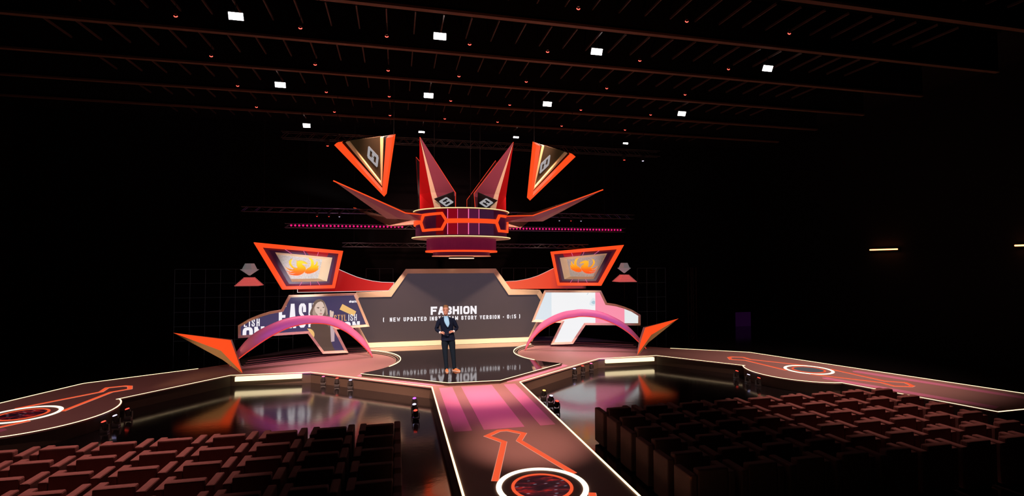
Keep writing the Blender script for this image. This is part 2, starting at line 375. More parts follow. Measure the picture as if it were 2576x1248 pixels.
def shard_mat():
    m = mat('red_shard_screen', (.01, .01, .01), .3); nt = m.node_tree; b = nt.nodes['Principled BSDF']
    tc = nt.nodes.new('ShaderNodeTexCoord'); mp = nt.nodes.new('ShaderNodeMapping'); mp.inputs['Scale'].default_value = (3.0, 8, 1); mp.inputs['Rotation'].default_value = (0, 0, .45)
    n = nt.nodes.new('ShaderNodeTexNoise'); n.inputs['Scale'].default_value = 1.6; n.inputs['Detail'].default_value = 5
    v = nt.nodes.new('ShaderNodeTexVoronoi'); v.inputs['Scale'].default_value = 2.0
    cr = nt.nodes.new('ShaderNodeValToRGB'); el = cr.color_ramp.elements
    el[0].position = .42; el[0].color = (.01, .002, .006, 1); el[1].position = .72; el[1].color = (.55, .012, .006, 1); e = el.new(.55); e.color = (.06, .006, .012, 1)
    cr2 = nt.nodes.new('ShaderNodeValToRGB'); e2 = cr2.color_ramp.elements; e2[0].position = .0; e2[0].color = (.35, .33, .42, 1); e2[1].position = .21; e2[1].color = (0, 0, 0, 1)
    ad = nt.nodes.new('ShaderNodeMix'); ad.data_type = 'RGBA'; ad.blend_type = 'ADD'; ad.inputs[0].default_value = 1
    nt.links.new(tc.outputs['Object'], mp.inputs[0]); nt.links.new(mp.outputs[0], n.inputs['Vector']); nt.links.new(mp.outputs[0], v.inputs['Vector'])
    nt.links.new(n.outputs[0], cr.inputs[0]); nt.links.new(v.outputs['Distance'], cr2.inputs[0])
    nt.links.new(cr.outputs[0], ad.inputs[6]); nt.links.new(cr2.outputs[0], ad.inputs[7]); nt.links.new(ad.outputs[2], b.inputs['Emission Color'])
    b.inputs['Emission Strength'].default_value = .9
    return m
SH = shard_mat(); GREYD = led('grey_floor_screen', (.075, .078, .085), 1.0)
graphics(-.04, 6.80, 0, SH)
graphics(-9.50, 12.47, math.radians(-21.5), SH)
graphics(9.62, 12.42, math.radians(21.5), GREYD)
for x0, x1 in ((-.97, -.64), (-.42, .36), (.67, .97)):
    MB().box((x0, 9.35, ZR-.004), (x1, 12.72, ZR+.004)).build('floor_stripe', STRIPE, deck)
for s in (-1, 1):
    MB().prism([(s*2.98, 14.78), (s*3.06, 14.62), (s*1.28, 13.14), (s*.80, 12.93), (s*.86, 13.12)], lambda u, v, d: (u, v, d), ZR+.004, ZR-.004).build('floor_stripe', STRIPE, deck)
    for (xa, ya, ln) in ((10.72, 11.92, 4.0), (9.20, 11.42, 3.4)):
        dx, dy = .365, -.931; nx, ny = .931*.14, .365*.14
        pts = [(xa-nx, ya-ny), (xa-nx+dx*ln, ya-ny+dy*ln), (xa+nx+dx*ln, ya+ny+dy*ln), (xa+nx, ya+ny), (xa-dx*.07, ya-dy*.07)]
        MB().prism([(s*u, v) for u, v in pts], lambda u, v, d: (u, v, d), ZR+.004, ZR-.004).build('floor_stripe', STRIPE, deck)
# centre platform with scooped sides and its three ring steps
plat = empty('centre_platform'); tag(plat, 'glossy black centre platform with lit front edge in front of the main screen', 'platform')
def plat_poly(r, yb=20.3):
    a = [(-2.95, 14.47), (-.72, 12.84), (.60, 12.80), (2.78, 14.50)]
    right = [p for p in arc(4.07, 16.5, r, 238, 120, 26) if True]
    left = [(-x, y) for x, y in right][::-1]
    return a + right + [(2.98, yb), (-2.98, yb)] + left
MB().prism(plat_poly(2.22), lambda u, v, d: (u, v, d), ZP, ZP-.015).build('platform_top', PLATF, plat)
MB().prism(offset(plat_poly(2.22), .02), lambda u, v, d: (u, v, d), ZP-.015, ZR).build('platform_riser', RISER, plat)
e = MB(); strip_xy(e, [(-2.95, 14.49), (-.72, 12.86), (.60, 12.82), (2.78, 14.52)], .022, ZP-.004, ZP+.008); e.build('edge_light', LEDW, plat)
STEPLED = led('faint_step_strip', (1, .5, .32), .55)
for s in (-1, 1):
    for k, (r, z) in enumerate(((2.20, ZP), (2.13, ZP-.02), (2.06, ZP-.045))):
        pts = [(s*x, y) for x, y in arc(4.07, 16.5, r, 212, 122, 26)]
        e = MB(); strip_xy(e, pts, .022 if k == 0 else .014, z-.01, z+.01); e.build('curved_step_light', LEDW if k == 0 else STEPLED, plat)
        if k: e = MB(); strip_xy(e, [(s*x, y) for x, y in arc(4.07, 16.5, r+.035, 236, 122, 30)], .07, ZR, z); e.build('curved_step', BLACK, plat)
    # stepped rear bank behind the arch
    bank = empty('rear_steps'); tag(bank, 'low black rear steps behind the %s arch' % ('left' if s < 0 else 'right'), 'steps', 'black rear steps')
    for k in range(3):
        o_ = .22*k
        P = [(3.0-.0*k, 18.45+o_), (3.9, 18.30+o_), (4.97, 17.62+o_), (5.6, 17.30+o_), (6.5, 16.78+o_), (6.86, 17.3+o_*.6), (5.0, 19.9), (3.0, 20.2)]
        MB().prism([(s*x, y) for x, y in P], lambda u, v, d: (u, v, d), ZR+.03*(k+1), ZR+.03*k).build('step', BLACK, bank)
        e = MB(); strip_xy(e, [(s*x, y-.012) for x, y in P[:5]], .012, ZR+.03*(k+1)-.006, ZR+.03*(k+1)+.004)
        st = e.build('step_edge_strip', led('dim_red_step_strip', (.55, .10, .12), .30), bank)

# ================================================================= main screen wall
main = empty('main_screen', (0, 0, 0)); tag(main, 'large stepped centre screen in a cream frame reading FASHION', 'screen')
half_o = [(1.68, 3.20), (2.27, 2.40), (3.42, 2.36), (3.66, 1.98), (3.78, 1.75), (3.10, .385)]
half_i = [(1.61, 3.03), (2.19, 2.19), (3.31, 2.185), (3.50, 1.90), (3.60, 1.70), (2.99, .545)]
OUT = [(x, z) for x, z in half_o] + [(-x, z) for x, z in half_o][::-1]
INN = [(x, z) for x, z in half_i] + [(-x, z) for x, z in half_i][::-1]
WY = lambda u, v, d: (u, 19.0-d, v)
MB().ring(OUT, INN, WY, -.10, .12, .06).build('frame', FRAME, main)
MB().prism(offset(OUT, -.0), WY, -.16, -.10).build('back_panel', BLACK, main)
SCR = ramp_led('main_screen_content', 2, .5, 3.1, [(0, (.062, .044, .044)), (.5, (.052, .040, .048)), (1, (.050, .038, .052))], 1.0, (.03, .025, .025))
MB().prism(INN, WY, -.10, .0).build('display', SCR, main)
place_flat(strokes('FASHION', -.765, .955, 1.49, 1.795, .245, .10, .66), WY, .006, 'title_lettering', WHITE, main)
for wd_ in (0, 2, 3, 4, 5, 6, 7, 8, 9):
    place_flat(strokes('(  NEW UPDATED INSTAGRAM STORY VERSION - 0:15 )', -2.48, 2.65, 1.28, 1.43, .20, .34, .70, wd_), WY, .006, 'subtitle_word', WHITE, main)

# ================================================================= side screens
SP = (3.39, 18.19, -.2815)
def side_fn(s):
    def f(u, v, d):
        x = abs(u); y = SP[1]+SP[2]*(x-SP[0])
        return (s*(x-.2710*d), y-.9626*d, v)
    return f
so = [(3.39, 2.385), (5.41, 2.38), (5.62, 1.92), (5.95, 1.87), (6.23, 1.785), (6.51, 1.67), (6.80, 1.485), (6.79, 1.10), (4.855, 1.105), (4.40, .405), (3.61, .375), (3.99, 1.185), (2.93, 1.215)]
si = offset(so, .075)
def side_screen(s):
    L = 'left' if s < 0 else 'right'
    fn0 = side_fn(s); fn = lambda u, v, d: fn0(u, v, d)
    r = empty('side_screen')
    tag(r, ('left side screen in a cream frame showing a fashion poster with a long-haired woman' if s < 0 else 'right side screen in a cream frame showing white and pink blocks'), 'screen')
    MB().ring(so, si, fn, -.06, .08, .04).build('frame', FRAME, r)
    MB().prism(so, fn, -.12, -.06).build('back_panel', BLACK, r)
    MB().tube([fn(4.2, .5, -.2), fn(4.2, .38, -.2)], .03).build('foot_post', METAL, r)
    return r, fn
rL, fL = side_screen(-1); rR, fR = side_screen(1)
NAVY = led('navy_picture', (.052, .042, .105), 1.0)
MB().prism(si, fL, -.06, 0).build('display', NAVY, rL)
PX = lambda ox, oy, sc: (lambda x, y: at_plane(ox+x/sc, oy+y/sc, -1, *SP))
p3 = PX(740, 730, 7.343); p2 = PX(590, 730, 9.6)
# picture u runs with world x (negative on this side), so |u| maps back in fL
FLu = lambda u, v, d: fL(u, v, d)
inL = [(-x, z) for x, z in si]
def picture(name, pts, m, d, planes=(), conv=p3):
    bm = flat_bm([[conv(*p) for p in pts]]); clip(bm, planes) if planes else None
    return place_flat(bm, FLu, d, name, m, rL)
def half_planes(poly, idx):
    """half planes (a,b,c) of chosen edges of polygon, interior kept"""
    n = len(poly); A = sum(poly[i][0]*poly[(i+1) % n][1]-poly[(i+1) % n][0]*poly[i][1] for i in range(n)); sg = 1 if A > 0 else -1; out = []
    for i in idx:
        p, q = poly[i], poly[(i+1) % n]; a, b = (q[1]-p[1])*sg, -(q[0]-p[0])*sg; out.append((a, b, a*p[0]+b*p[1]))
    return out
DRESS = led('poster_dress', (.095, .058, .040), 1); HAIR = led('poster_hair', (.17, .11, .085), 1); SKINP = led('poster_skin', (.80, .60, .50), .9)
HAIRL = led('poster_hair_light', (.42, .29, .23), 1); YEL = led('poster_yellow', (.85, .50, .17), 1); PEACH = led('poster_orange_text', (.80, .40, .16), 1); POSTD = led('poster_dark', (.12, .06, .05), 1); LIP = led('poster_lips', (.55, .25, .22), 1); SLEEVE = led('poster_sleeve', (.55, .40, .42), 1)
hp_leg = half_planes(inL, [9, 10]); hp_low = half_planes(inL, [7])
def tb(conv, x0, y0, x1, y1):
    a = conv(x0, y1); b = conv(x1, y0); return (a[0], b[0], a[1], b[1])
u0, u1, v0, v1 = tb(p2, 1065, 320, 1960, 905)
a_ = p2(1065, 905); b_ = p2(1960, 320); zt = p2(1640, 320)[1]; zb = p2(1640, 905)[1]
bmF = strokes('FASH', a_[0], b_[0], zb, zt, .115, .13, .37)
# the F runs out of the picture at the notch: cut its stem above the sloping edge
n_ = half_planes(inL, [1]); n2_ = half_planes(inL, [2])
bm_hi = bmF.copy(); clip(bm_hi, n_); bmesh.ops.bisect_plane(bm_hi, geom=bm_hi.verts[:]+bm_hi.edges[:]+bm_hi.faces[:], plane_co=(0, 0, inL[2][1]), plane_no=(0, 0, 1), clear_inner=True)
bm_lo = bmF.copy(); bmesh.ops.bisect_plane(bm_lo, geom=bm_lo.verts[:]+bm_lo.edges[:]+bm_lo.faces[:], plane_co=(0, 0, inL[2][1]), plane_no=(0, 0, 1), clear_outer=True); clip(bm_lo, n2_)
place_flat(bm_hi, FLu, .006, 'poster_lettering', WHITE, rL); place_flat(bm_lo, FLu, .006, 'poster_lettering', WHITE, rL)
e_ = p3(735, 565); f_ = p3(1155, 445)
w_ = f_[0]-e_[0]
place_flat(strokes('STYL', e_[0], e_[0]+w_*.555, p3(940, 565)[1], p3(940, 450)[1], .11, .16, .42), FLu, .008, 'poster_lettering', PEACH, rL)
place_flat(strokes('ISH', e_[0]+w_*.63, f_[0], p3(1080, 565)[1], p3(1080, 445)[1], .11, .20, .42), FLu, .012, 'poster_lettering', WHITE, rL)
bmo = strokes('ON', p3(905, 640)[0], p3(1212, 640)[0], p3(1100, 790)[1], p3(1100, 578)[1], .24, .12, .62); clip(bmo, [(0, -1, -si[12][1])])
place_flat(bmo, FLu, .008, 'poster_lettering', WHITE, rL)
bmo = strokes('LISH', p2(225, 880)[0], p2(605, 880)[0], p2(400, 880)[1], p2(560, 690)[1], .13, .22, .40); clip(bmo, half_planes(inL, [4, 5]))
place_flat(bmo, FLu, .006, 'poster_lettering', WHITE, rL)
bmo = strokes('ON', p2(195, 1000)[0], p2(720, 1000)[0], p2(400, 1270)[1], p2(400, 890)[1], .20, .08, .64); clip(bmo, [(0, -1, -si[7][1])])
place_flat(bmo, FLu, .006, 'poster_lettering', WHITE, rL)
leg_hp = half_planes(inL, [10])
picture('poster_lettering', [(728, 985), (775, 985), (785, 810), (830, 810), (838, 985), (890, 980), (890, 1018), (728, 1025)], WHITE, .019, leg_hp)
picture('poster_figure', [(300, 470), (285, 430), (300, 380), (335, 300), (360, 225), (405, 182), (455, 165), (505, 172), (550, 205), (582, 270), (612, 350), (625, 440), (660, 500), (690, 600), (640, 690), (560, 560), (350, 560)], HAIR, .010)
picture('poster_figure', [(552, 215), (582, 270), (612, 350), (622, 440), (590, 470), (575, 360), (560, 280)], HAIRL, .012)
picture('poster_figure', [(345, 470), (335, 420), (360, 330), (380, 300), (385, 380), (400, 450), (420, 480)], HAIRL, .012)
for q in range(5): picture('poster_figure', [(352+q*9, 440+q*6), (345+q*9, 400), (372+q*8, 300-q*8), (376+q*8, 300-q*8), (352+q*9, 400), (358+q*9, 440+q*6)], HAIRL, .013)
picture('poster_face', [(395, 265), (435, 225), (490, 207), (530, 228), (552, 280), (567, 345), (557, 410), (530, 460), (515, 520), (440, 520), (430, 455), (390, 400), (376, 330)], SKINP, .014)
for pts in ([(412, 322), (440, 312), (470, 322), (445, 342)], [(520, 318), (540, 308), (556, 318), (540, 332)]): picture('poster_eye', pts, HAIR, .017)
picture('poster_lips', [(462, 432), (490, 420), (520, 432), (512, 447), (478, 450)], LIP, .017)
picture('poster_nose', [(488, 340), (508, 380), (500, 392), (478, 388)], HAIRL, .017)
picture('poster_dress', [(300, 640), (360, 560), (560, 550), (640, 640), (670, 700), (680, 930), (715, 1040), (775, 1150), (505, 1160), (360, 885), (300, 760)], DRESS, .007, half_planes(inL, [8, 9]))
picture('poster_arm', [(655, 375), (680, 370), (700, 400), (715, 380), (732, 410), (722, 470), (712, 500), (745, 700), (742, 945), (680, 955), (668, 720), (655, 480)], SLEEVE, .016)
picture('poster_arm', [(655, 375), (680, 370), (700, 400), (715, 380), (732, 410), (722, 470), (700, 500), (660, 480)], SKINP, .018)
picture('poster_tag', [(890, 255), (1145, 392), (1110, 482), (838, 357)], YEL, .007)
bd = []
for k in range(48): rr = 112+(5 if k % 2 else -3); bd.append((262+rr*math.cos(2*PI*k/48), 822+rr*math.sin(2*PI*k/48)))
picture('poster_badge', bd, YEL, .009, half_planes(inL, [8]))
bmo = text_bm('env', p3(1055, 235)[0], p3(1165, 235)[0], p3(1060, 235)[1], p3(1060, 195)[1], .03)
clip(bmo, half_planes(inL, [12])); place_flat(bmo, FLu, .006, 'poster_lettering', WHITE, rL)
picture('poster_mark', [(1012, 215), (1022, 200), (1040, 190), (1050, 185), (1050, 215), (1042, 232), (1025, 235)], WHITE, .006)
# right picture: white, pale blue and pink blocks
xq = lambda px: at_plane(px, 775, 1, *SP)[0]
for nm, a, b, m in (('display_panel', 0, xq(1387.4), led('pale_blue_picture', (.70, .78, .84), 1)), ('display_panel', xq(1387.4), xq(1497.7), led('white_picture', (.88, .89, .90), 1)),
                    ('pink_display_panel', xq(1497.7), xq(1570.8), led('pink_picture', (1, .30, .42), .95)), ('display_panel', xq(1570.8), 9, led('pale_grey_picture', (.78, .82, .83), 1))):
    bm = flat_bm([si]); clip(bm, [(1, 0, b), (-1, 0, -a)]); place_flat(bm, fR, .0, nm, m, rR)
SM = led('pale_smudge_picture', (.42, .58, .66), 1); SM2 = led('paler_smudge_picture', (.72, .80, .84), 1)
q4 = lambda x, y: at_plane(1340+x/7.8, 730+y/7.8, 1, *SP)
for pts, m, d in (([(1165, 260), (1150, 235), (1190, 205), (1224, 215), (1224, 265), (1195, 275)], SM, .005), ([(1110, 280), (1130, 215), (1180, 150), (1224, 170), (1224, 300), (1170, 310)], SM2, .003), ([(1060, 90), (1090, 50), (1098, 52), (1070, 92)], SM, .005)):
    place_flat(flat_bm([[q4(*p) for p in pts]]), fR, d, 'picture_detail', m, rR)

# ================================================================= emblem boards and red fins
BP = (3.90, 19.07, -.305)
nb = Vector((.305, 1)).normalized()
def board_fn(s):
    return lambda u, v, d: (s*(u-nb.x*d), BP[1]+BP[2]*(u-BP[0])-nb.y*d, v)
bo = [(3.90, 3.855), (6.64, 4.11), (5.79, 2.52), (4.165, 2.525)]
bi = [(4.04, 3.755), (6.38, 3.94), (5.68, 2.635), (4.24, 2.64)]
bw = [(4.25, 3.615), (6.02, 3.785), (5.51, 2.78), (4.42, 2.775)]
bt = [(4.53, 3.55), (6.10, 3.73), (5.62, 2.87), (4.66, 2.875)]
NAVYB = mat('aubergine_bezel', (.10, .035, .085), .4, emit=(.10, .02, .06), es=.10)
TICK = led('pink_tick', (1, .18, .42), .75); REDP = led('red_bezel_part', (.50, .004, .012), .75)
STONE = mat('speckled_stone', (.55, .54, .53), .7, vary=.55, vscale=34, emit=(.4, .39, .37), es=.16)  # weak emission stands in for neutral light on the stone
FLAME = ramp_led('flame_gradient', 2, 2.95, 3.50, [(0, (.92, .06, .02)), (.35, (1, .16, .01)), (.65, (1, .42, .01)), (1, (1, .55, .04))], .50, kind='obj')
WALLC = mat('cream_recess', (.86, .68, .46), .5, emit=(.8, .62, .42), es=.10)  # strong light on the recess walls partly set in as emission
ph_a = [(975, 485), (1010, 512), (1050, 498), (1110, 500), (1150, 520), (1190, 530), (1215, 555), (1245, 578), (1200, 570), (1150, 565), (1120, 562), (1105, 578), (1120, 597), (1160, 622), (1185, 650), (1196, 690), (1180, 730), (1150, 765), (1110, 795), (1060, 820), (1000, 832), (940, 830), (880, 820), (830, 803), (795, 780), (900, 800), (985, 775), (900, 782), (830, 768), (760, 735), (850, 750), (930, 735), (840, 722), (790, 690), (730, 635), (820, 690), (895, 700), (940, 690), (880, 655), (835, 600), (815, 550), (822, 505), (855, 470), (895, 455), (870, 500), (860, 550), (880, 600), (920, 645), (960, 665), (1003, 672), (1006, 640), (990, 600), (985, 560), (997, 530)]
ph_b = [(1168, 765), (1197, 705), (1240, 667), (1288, 640), (1310, 600), (1315, 550), (1305, 500), (1280, 465), (1250, 440), (1310, 450), (1350, 480), (1370, 530), (1372, 590), (1360, 620), (1400, 590), (1428, 560), (1438, 512), (1455, 530), (1455, 580), (1425, 632), (1400, 660), (1468, 600), (1478, 640), (1440, 680), (1400, 705), (1475, 662), (1465, 700), (1420, 737), (1360, 765), (1290, 787), (1220, 790)]
BPd = (BP[0], BP[1]+.20, BP[2])
pa = lambda x, y: (lambda r: (abs(r[0]), r[1]))(at_plane(640+x/8.9125, 600+y/8.9125, -1, *BPd))
for s in (-1, 1):
    L = 'left' if s < 0 else 'right'; fn = board_fn(s)
    b = empty('emblem_board'); tag(b, 'tilted orange-framed board with a flame bird emblem, %s of the main screen' % L, 'sign', 'orange emblem boards')
    MB().ring(bo, bi, fn, -.10, .10).build('orange_frame', ORANGE, b, bevel=.012)
    mid = [((p[0]+q[0])/2, (p[1]+q[1])/2) for p, q in zip(bi, bw)]
    MB().ring(bi, mid, fn, -.02, .00, .06).build('bezel', NAVYB, b)
    MB().ring(mid, bw, fn, -.02, .06, .06).build('bezel', NAVYB, b)
    MB().ring(bw, bt, fn, -.30, .06, -.22).build('recess_wall', WALLC, b)
    MB().prism(bt, fn, -.26, -.22).build('stone_panel', STONE, b)
    MB().prism(bo, fn, -.36, -.30).build('back_panel', BLACK, b)
    for t, ln in ((.28, 1), (.48, 1), (.86-.14, 1)):
        for (A, B, A2, B2) in ((bi[0], bi[1], bw[0], bw[1]), (bi[3], bi[2], bw[3], bw[2])):
            p = Vector(A).lerp(Vector(B), t); q = Vector(A2).lerp(Vector(B2), t)
            MB().tube([fn(p.x, p.y, .03), fn((p.x+q.x)/2, (p.y+q.y)/2, .075), fn(q.x, q.y, .07)], .009, 6).build('light_tick', TICK, b)
    A, B, A2, B2 = bi[0], bi[1], bw[0], bw[1]
    P = [Vector(A).lerp(Vector(B), .14), Vector(A).lerp(Vector(B), .45), Vector(A2).lerp(Vector(B2), .42), Vector(A2).lerp(Vector(B2), .10)]
    pm = MB(); pm.add([fn(P[0].x, P[0].y, .008), fn(P[1].x, P[1].y, .008), fn((P[1].x+P[2].x)/2, (P[1].y+P[2].y)/2, .068), fn(P[2].x, P[2].y, .066), fn(P[3].x, P[3].y, .066), fn((P[0].x+P[3].x)/2, (P[0].y+P[3].y)/2, .068)], [(0, 1, 2, 5), (5, 2, 3, 4)]); pm.build('red_bezel_light', REDP, b)
    for pts in (ph_a, ph_b): MB().prism([pa(*p) for p in pts], fn, -.22, -.18).build('flame_bird_emblem', FLAME, b)
    MB().tube([fn(5.0, 3.0, -.34), (s*5.0, 20.3, 3.0), (s*5.0, 20.3, ZR)], .04).build('support_post', METAL, b)
# red fins
fin = [(5.42, 2.385), (2.29, 2.405), (2.12, 2.62), (2.09, 2.70), (2.54, 2.72), (2.85, 2.765), (3.10, 2.82), (3.40, 2.91), (3.66, 3.02), (4.05, 3.20), (4.6, 3.3), (5.42, 3.1)]
for s in (-1, 1):
    f = empty('curved_fin'); fn = lambda u, v, d: (s*u, 19.14-d, v)
    tag(f, 'curved %s between the main screen and the %s emblem board' % ('deep red fin with white outline' if s < 0 else 'orange-red fin', 'left' if s < 0 else 'right'), 'panel')
    m = (ramp_led('red_fin_glow', 0, -5.4, -2.1, [(0, (.06, 0, 0)), (.45, (.42, .002, .004)), (1, (.80, .006, .008))], .9) if s < 0
         else ramp_led('orange_fin_glow', 0, 2.1, 5.4, [(0, (.85, .085, .03)), (.55, (.80, .06, .025)), (.72, (.35, .03, .03)), (.95, (.25, .03, .035)), (1, (.03, .01, .01))], 1.0))
    MB().prism(fin, fn, -.06, 0).build('fin_face', m, f)  # light on the fin and its darker outer end set into the colour
    e = MB(); strip_fn(e, fin[-3:0:-1]+[fin[0]]+[(5.42, 2.50)] if s < 0 else fin[3:-2], .014 if s < 0 else .008, fn, 0, .015); e.build('edge_light', led('thin_white_edge', (1, .85, .8), 1.0 if s < 0 else .5), f)
    MB().tube([(s*2.6, 19.22, 2.6), (s*2.6, 19.22, ZR)], .03).build('support_post', METAL, f)

# ================================================================= arches and arrows
SD2 = (2.6, 17.37, -.33)
arches = {-1: ([(6.66, .47), (6.60, .62), (6.48, .90), (6.13, 1.32), (5.69, 1.58), (5.23, 1.75), (4.75, 1.80), (4.26, 1.76), (3.92, 1.67), (3.57, 1.48), (3.29, 1.23), (3.03, .94), (2.84, .60), (2.75, .31)],
               [(6.67, .46), (6.60, .52), (6.44, .64), (6.13, .88), (5.69, 1.19), (5.23, 1.42), (4.75, 1.53), (4.26, 1.51), (3.92, 1.40), (3.57, 1.20), (3.29, .95), (3.03, .67), (2.86, .46), (2.76, .30)]),
          1: ([(6.43, .44), (6.37, .56), (6.20, .82), (5.86, 1.20), (5.47, 1.48), (4.90, 1.72), (4.35, 1.78), (4.05, 1.75), (3.73, 1.69), (3.33, 1.52), (2.94, 1.25), (2.66, .87), (2.50, .57), (2.42, .31)],
              [(6.44, .43), (6.37, .49), (6.17, .66), (5.86, .96), (5.47, 1.22), (4.90, 1.46), (4.35, 1.52), (4.05, 1.48), (3.73, 1.42), (3.33, 1.26), (2.94, .99), (2.66, .68), (2.52, .46), (2.44, .30)])}
ARCHM = mat('pink_arch_lacquer', (.84, .25, .52), .45, spec=.5)
def crom(P, k=4):
    out = []
    for i in range(len(P)-1):
        p0, p1, p2, p3_ = [Vector(P[max(0, min(len(P)-1, j))]) for j in (i-1, i, i+1, i+2)]
        for t in [j/k for j in range(k)]:
            out.append(.5*((2*p1)+(-p0+p2)*t+(2*p0-5*p1+4*p2-p3_)*t*t+(-p0+3*p1-3*p2+p3_)*t**3))
    out.append(Vector(P[-1])); return out
for s in (-1, 1):
    top, bot = arches[s]; T_ = crom(top); B_ = crom(bot)
    r = empty('stage_arch'); tag(r, 'glossy pink tapering arch with orange lower edge in front of the %s side screen' % ('left' if s < 0 else 'right'), 'arch', 'pink stage arches')
    rings = []
    for t, b in zip(T_, B_):
        c = (t+b)/2; h = (t-b)/2; hl = max(h.length, .008); ring = []
        y = SD2[1]+SD2[2]*(c.x-SD2[0])
        for j in range(16):
            a = 2*PI*j/16; k = c+h*math.cos(a)
            ring.append((s*k.x, y-math.sin(a)*hl*.85, k.y))
        rings.append(ring)
    MB().loft(rings).build('arch_body', ARCHM, r, smooth=True)
    e = MB(); pts = []
    for t, b in zip(T_, B_):
        c = (t+b)/2; hl = max(((t-b)/2).length, .008); y = SD2[1]+SD2[2]*(c.x-SD2[0]); q = b+(t-b)*.05; pts.append((s*q.x, y-hl*.46, q.y))
    e.tube(pts[1:-1], .013, 6); e.build('edge_light', THINOR, r)
def arrow(s, P):
    r = empty('arrow_sculpture'); tag(r, 'folded orange and bronze arrow sculpture at the outer foot of the %s arch' % ('left' if s < 0 else 'right'), 'sculpture', 'orange arrow sculptures')
    P = [Vector(p) for p in P]
    for i in (1, 2, 4): P[i] = CAM+(P[i]-CAM)*.984
    tip, top, kn, foot, rid, foot2 = P
    back = Vector((0, .13, 0))
    MB().add([tip, top, kn, foot, rid], [(0, 1, 4), (1, 2, 4), (2, 3, 4)]).build('orange_face', ORANGE, r)
    MB().add([tip, rid, foot, foot2, rid+Vector((s*.05, .30, -.30))], [(0, 1, 4), (1, 2, 4), (2, 3, 4)]).build('bronze_face', BRONZE, r)
    low = rid+Vector((s*.05, .30, -.30))
    MB().add([tip, top, kn, foot, foot2, top+back, kn+back, foot+back*.4, low], [(0, 1, 5), (1, 2, 6, 5), (2, 3, 7, 6), (3, 4, 7), (0, 5, 8), (5, 6, 8), (6, 7, 8), (7, 4, 8)]).build('shell', mat('dusty_pink_edge', (.7, .42, .36), .5), r)
arrow(-1, [(-8.34, 16.6, 1.39), (-6.70, 16.2, 1.18), (-6.51, 16.1, .72), (-6.25, 15.75, .30), (-6.86, 15.9, .93), (-6.31, 15.78, .30)])
arrow(1, [(7.99, 16.6, 1.38), (6.45, 16.2, 1.15), (6.24, 16.1, .74), (5.92, 15.75, .30), (6.52, 15.9, .93), (5.99, 15.78, .30)])

# ================================================================= hanging crown
YC = 16.0
crown = empty('chandelier', (0, YC, 0)); tag(crown, 'huge hanging crown of spikes and lit rings over the stage', 'chandelier')
def cyl(r, th, z): a = math.radians(th); return (r*math.sin(a), -r*math.cos(a), z)
def drum(name, r0, r1, z0, z1, m, n=72, smooth=True):
    return MB().loft([[cyl(r0, 360*k/n, z0) for k in range(n)], [cyl(r1, 360*k/n, z1) for k in range(n)]]).build(name, m, crown)
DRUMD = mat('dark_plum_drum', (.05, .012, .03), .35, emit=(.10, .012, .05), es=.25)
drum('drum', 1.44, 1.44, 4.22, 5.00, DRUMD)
for th0, th1, col, es in ((-38, -28, (.22, .0, .004), .6), (-28, -23, (.12, .0, .01), .6), (-23, -11.7, (.30, .002, .012), .75), (-11.7, 0.8, (.17, .006, .03), .75), (.8, 13.2, (.10, .01, .05), .75), (13.2, 34, (.055, .012, .045), .7)):
    e = MB(); n = 8; ths = [th0+(th1-th0)*k/n for k in range(n+1)]
    e.add([cyl(1.448, t, 4.235) for t in ths]+[cyl(1.448, t, 4.985) for t in ths], [(i, i+1, i+n+2, i+n+1) for i in range(n)])
    e.build('drum_screen_panel', led('drum_panel_%d' % int(th0*10), col, es), crown)
for th, wd in ((-23.2, .010), (-11.7, .006), (.8, .013), (13.2, .008)):
    MB().tube([cyl(1.455, th, 4.24), cyl(1.455, th, 4.98)], wd, 6).build('vertical_light', led('pink_line', (1, .16, .42), 1.1), crown)
def bent(pts, wd, m, name, closed=False, r=1.47):
    P = []
    n = len(pts)
    for i in range(n if closed else n-1):
        a, b = Vector(pts[i]), Vector(pts[(i+1) % n]); k = max(1, int(abs(b.x-a.x)*r/57.3/.12))
        P += [a.lerp(b, j/k) for j in range(k)]
    if not closed: P.append(Vector(pts[-1]))
    Q = [(p.x*r/57.2958, p.y) for p in P]
    e = MB(); strip_fn(e, Q, wd, lambda u, v, d: cyl(r+d, u/r*57.2958, v), -.03, .03, closed); return e.build(name, m, crown)
for c0, w_ in ((-44, 0), (57, 0), (138, 0), (-130, 0)):
    hx = [(c0-19, 4.625), (c0-13.5, 4.835), (c0+14, 4.855), (c0+19.5, 4.64), (c0+14, 4.39), (c0-13.5, 4.375)]
    bent(hx, .075, ORANGE, 'hexagon_light', True)
for a, b in ((-24.5, 37), (76, 119), (157, 211), (-111, -63)): bent([(a, 4.63), (b, 4.645)], .13, ORANGE, 'belt_light')
def torus(name, r, z, t, m, n=96): MB().tube([cyl(r, 360*k/n, z) for k in range(n)], t, 8, closed=True).build(name, m, crown, smooth=True)
drum('top_rim', 1.50, 1.50, 4.985, 5.01, BRONZE); torus('ring_light', 1.505, 5.01, .012, LEDC)
drum('flange', 1.545, 1.545, 4.165, 4.19, FRAME); torus('ring_light', 1.55, 4.19, .012, LEDC)
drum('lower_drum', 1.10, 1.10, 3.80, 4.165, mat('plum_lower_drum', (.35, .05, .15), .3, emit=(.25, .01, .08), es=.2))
drum('orange_disc', 1.135, 1.135, 3.745, 3.795, ORANGE)
drum('third_drum', .90, .90, 3.64, 3.745, DRUMD)
drum('thin_disc', .93, .93, 3.615, 3.635, mat('peach_rim', (.8, .35, .2), .4, emit=(.9, .3, .15), es=.5))
drum('hub', .38, .38, 3.57, 3.615, BLACK); drum('hub_light', .40, .40, 3.545, 3.57, led('cream_disc', (1, .72, .5), 1.0))
for th in (10, 130, 250): MB().tube([cyl(.9, th, 5.0), cyl(.9, th, 9.69)], .008, 6).build('suspension_cable', BLACK, crown)
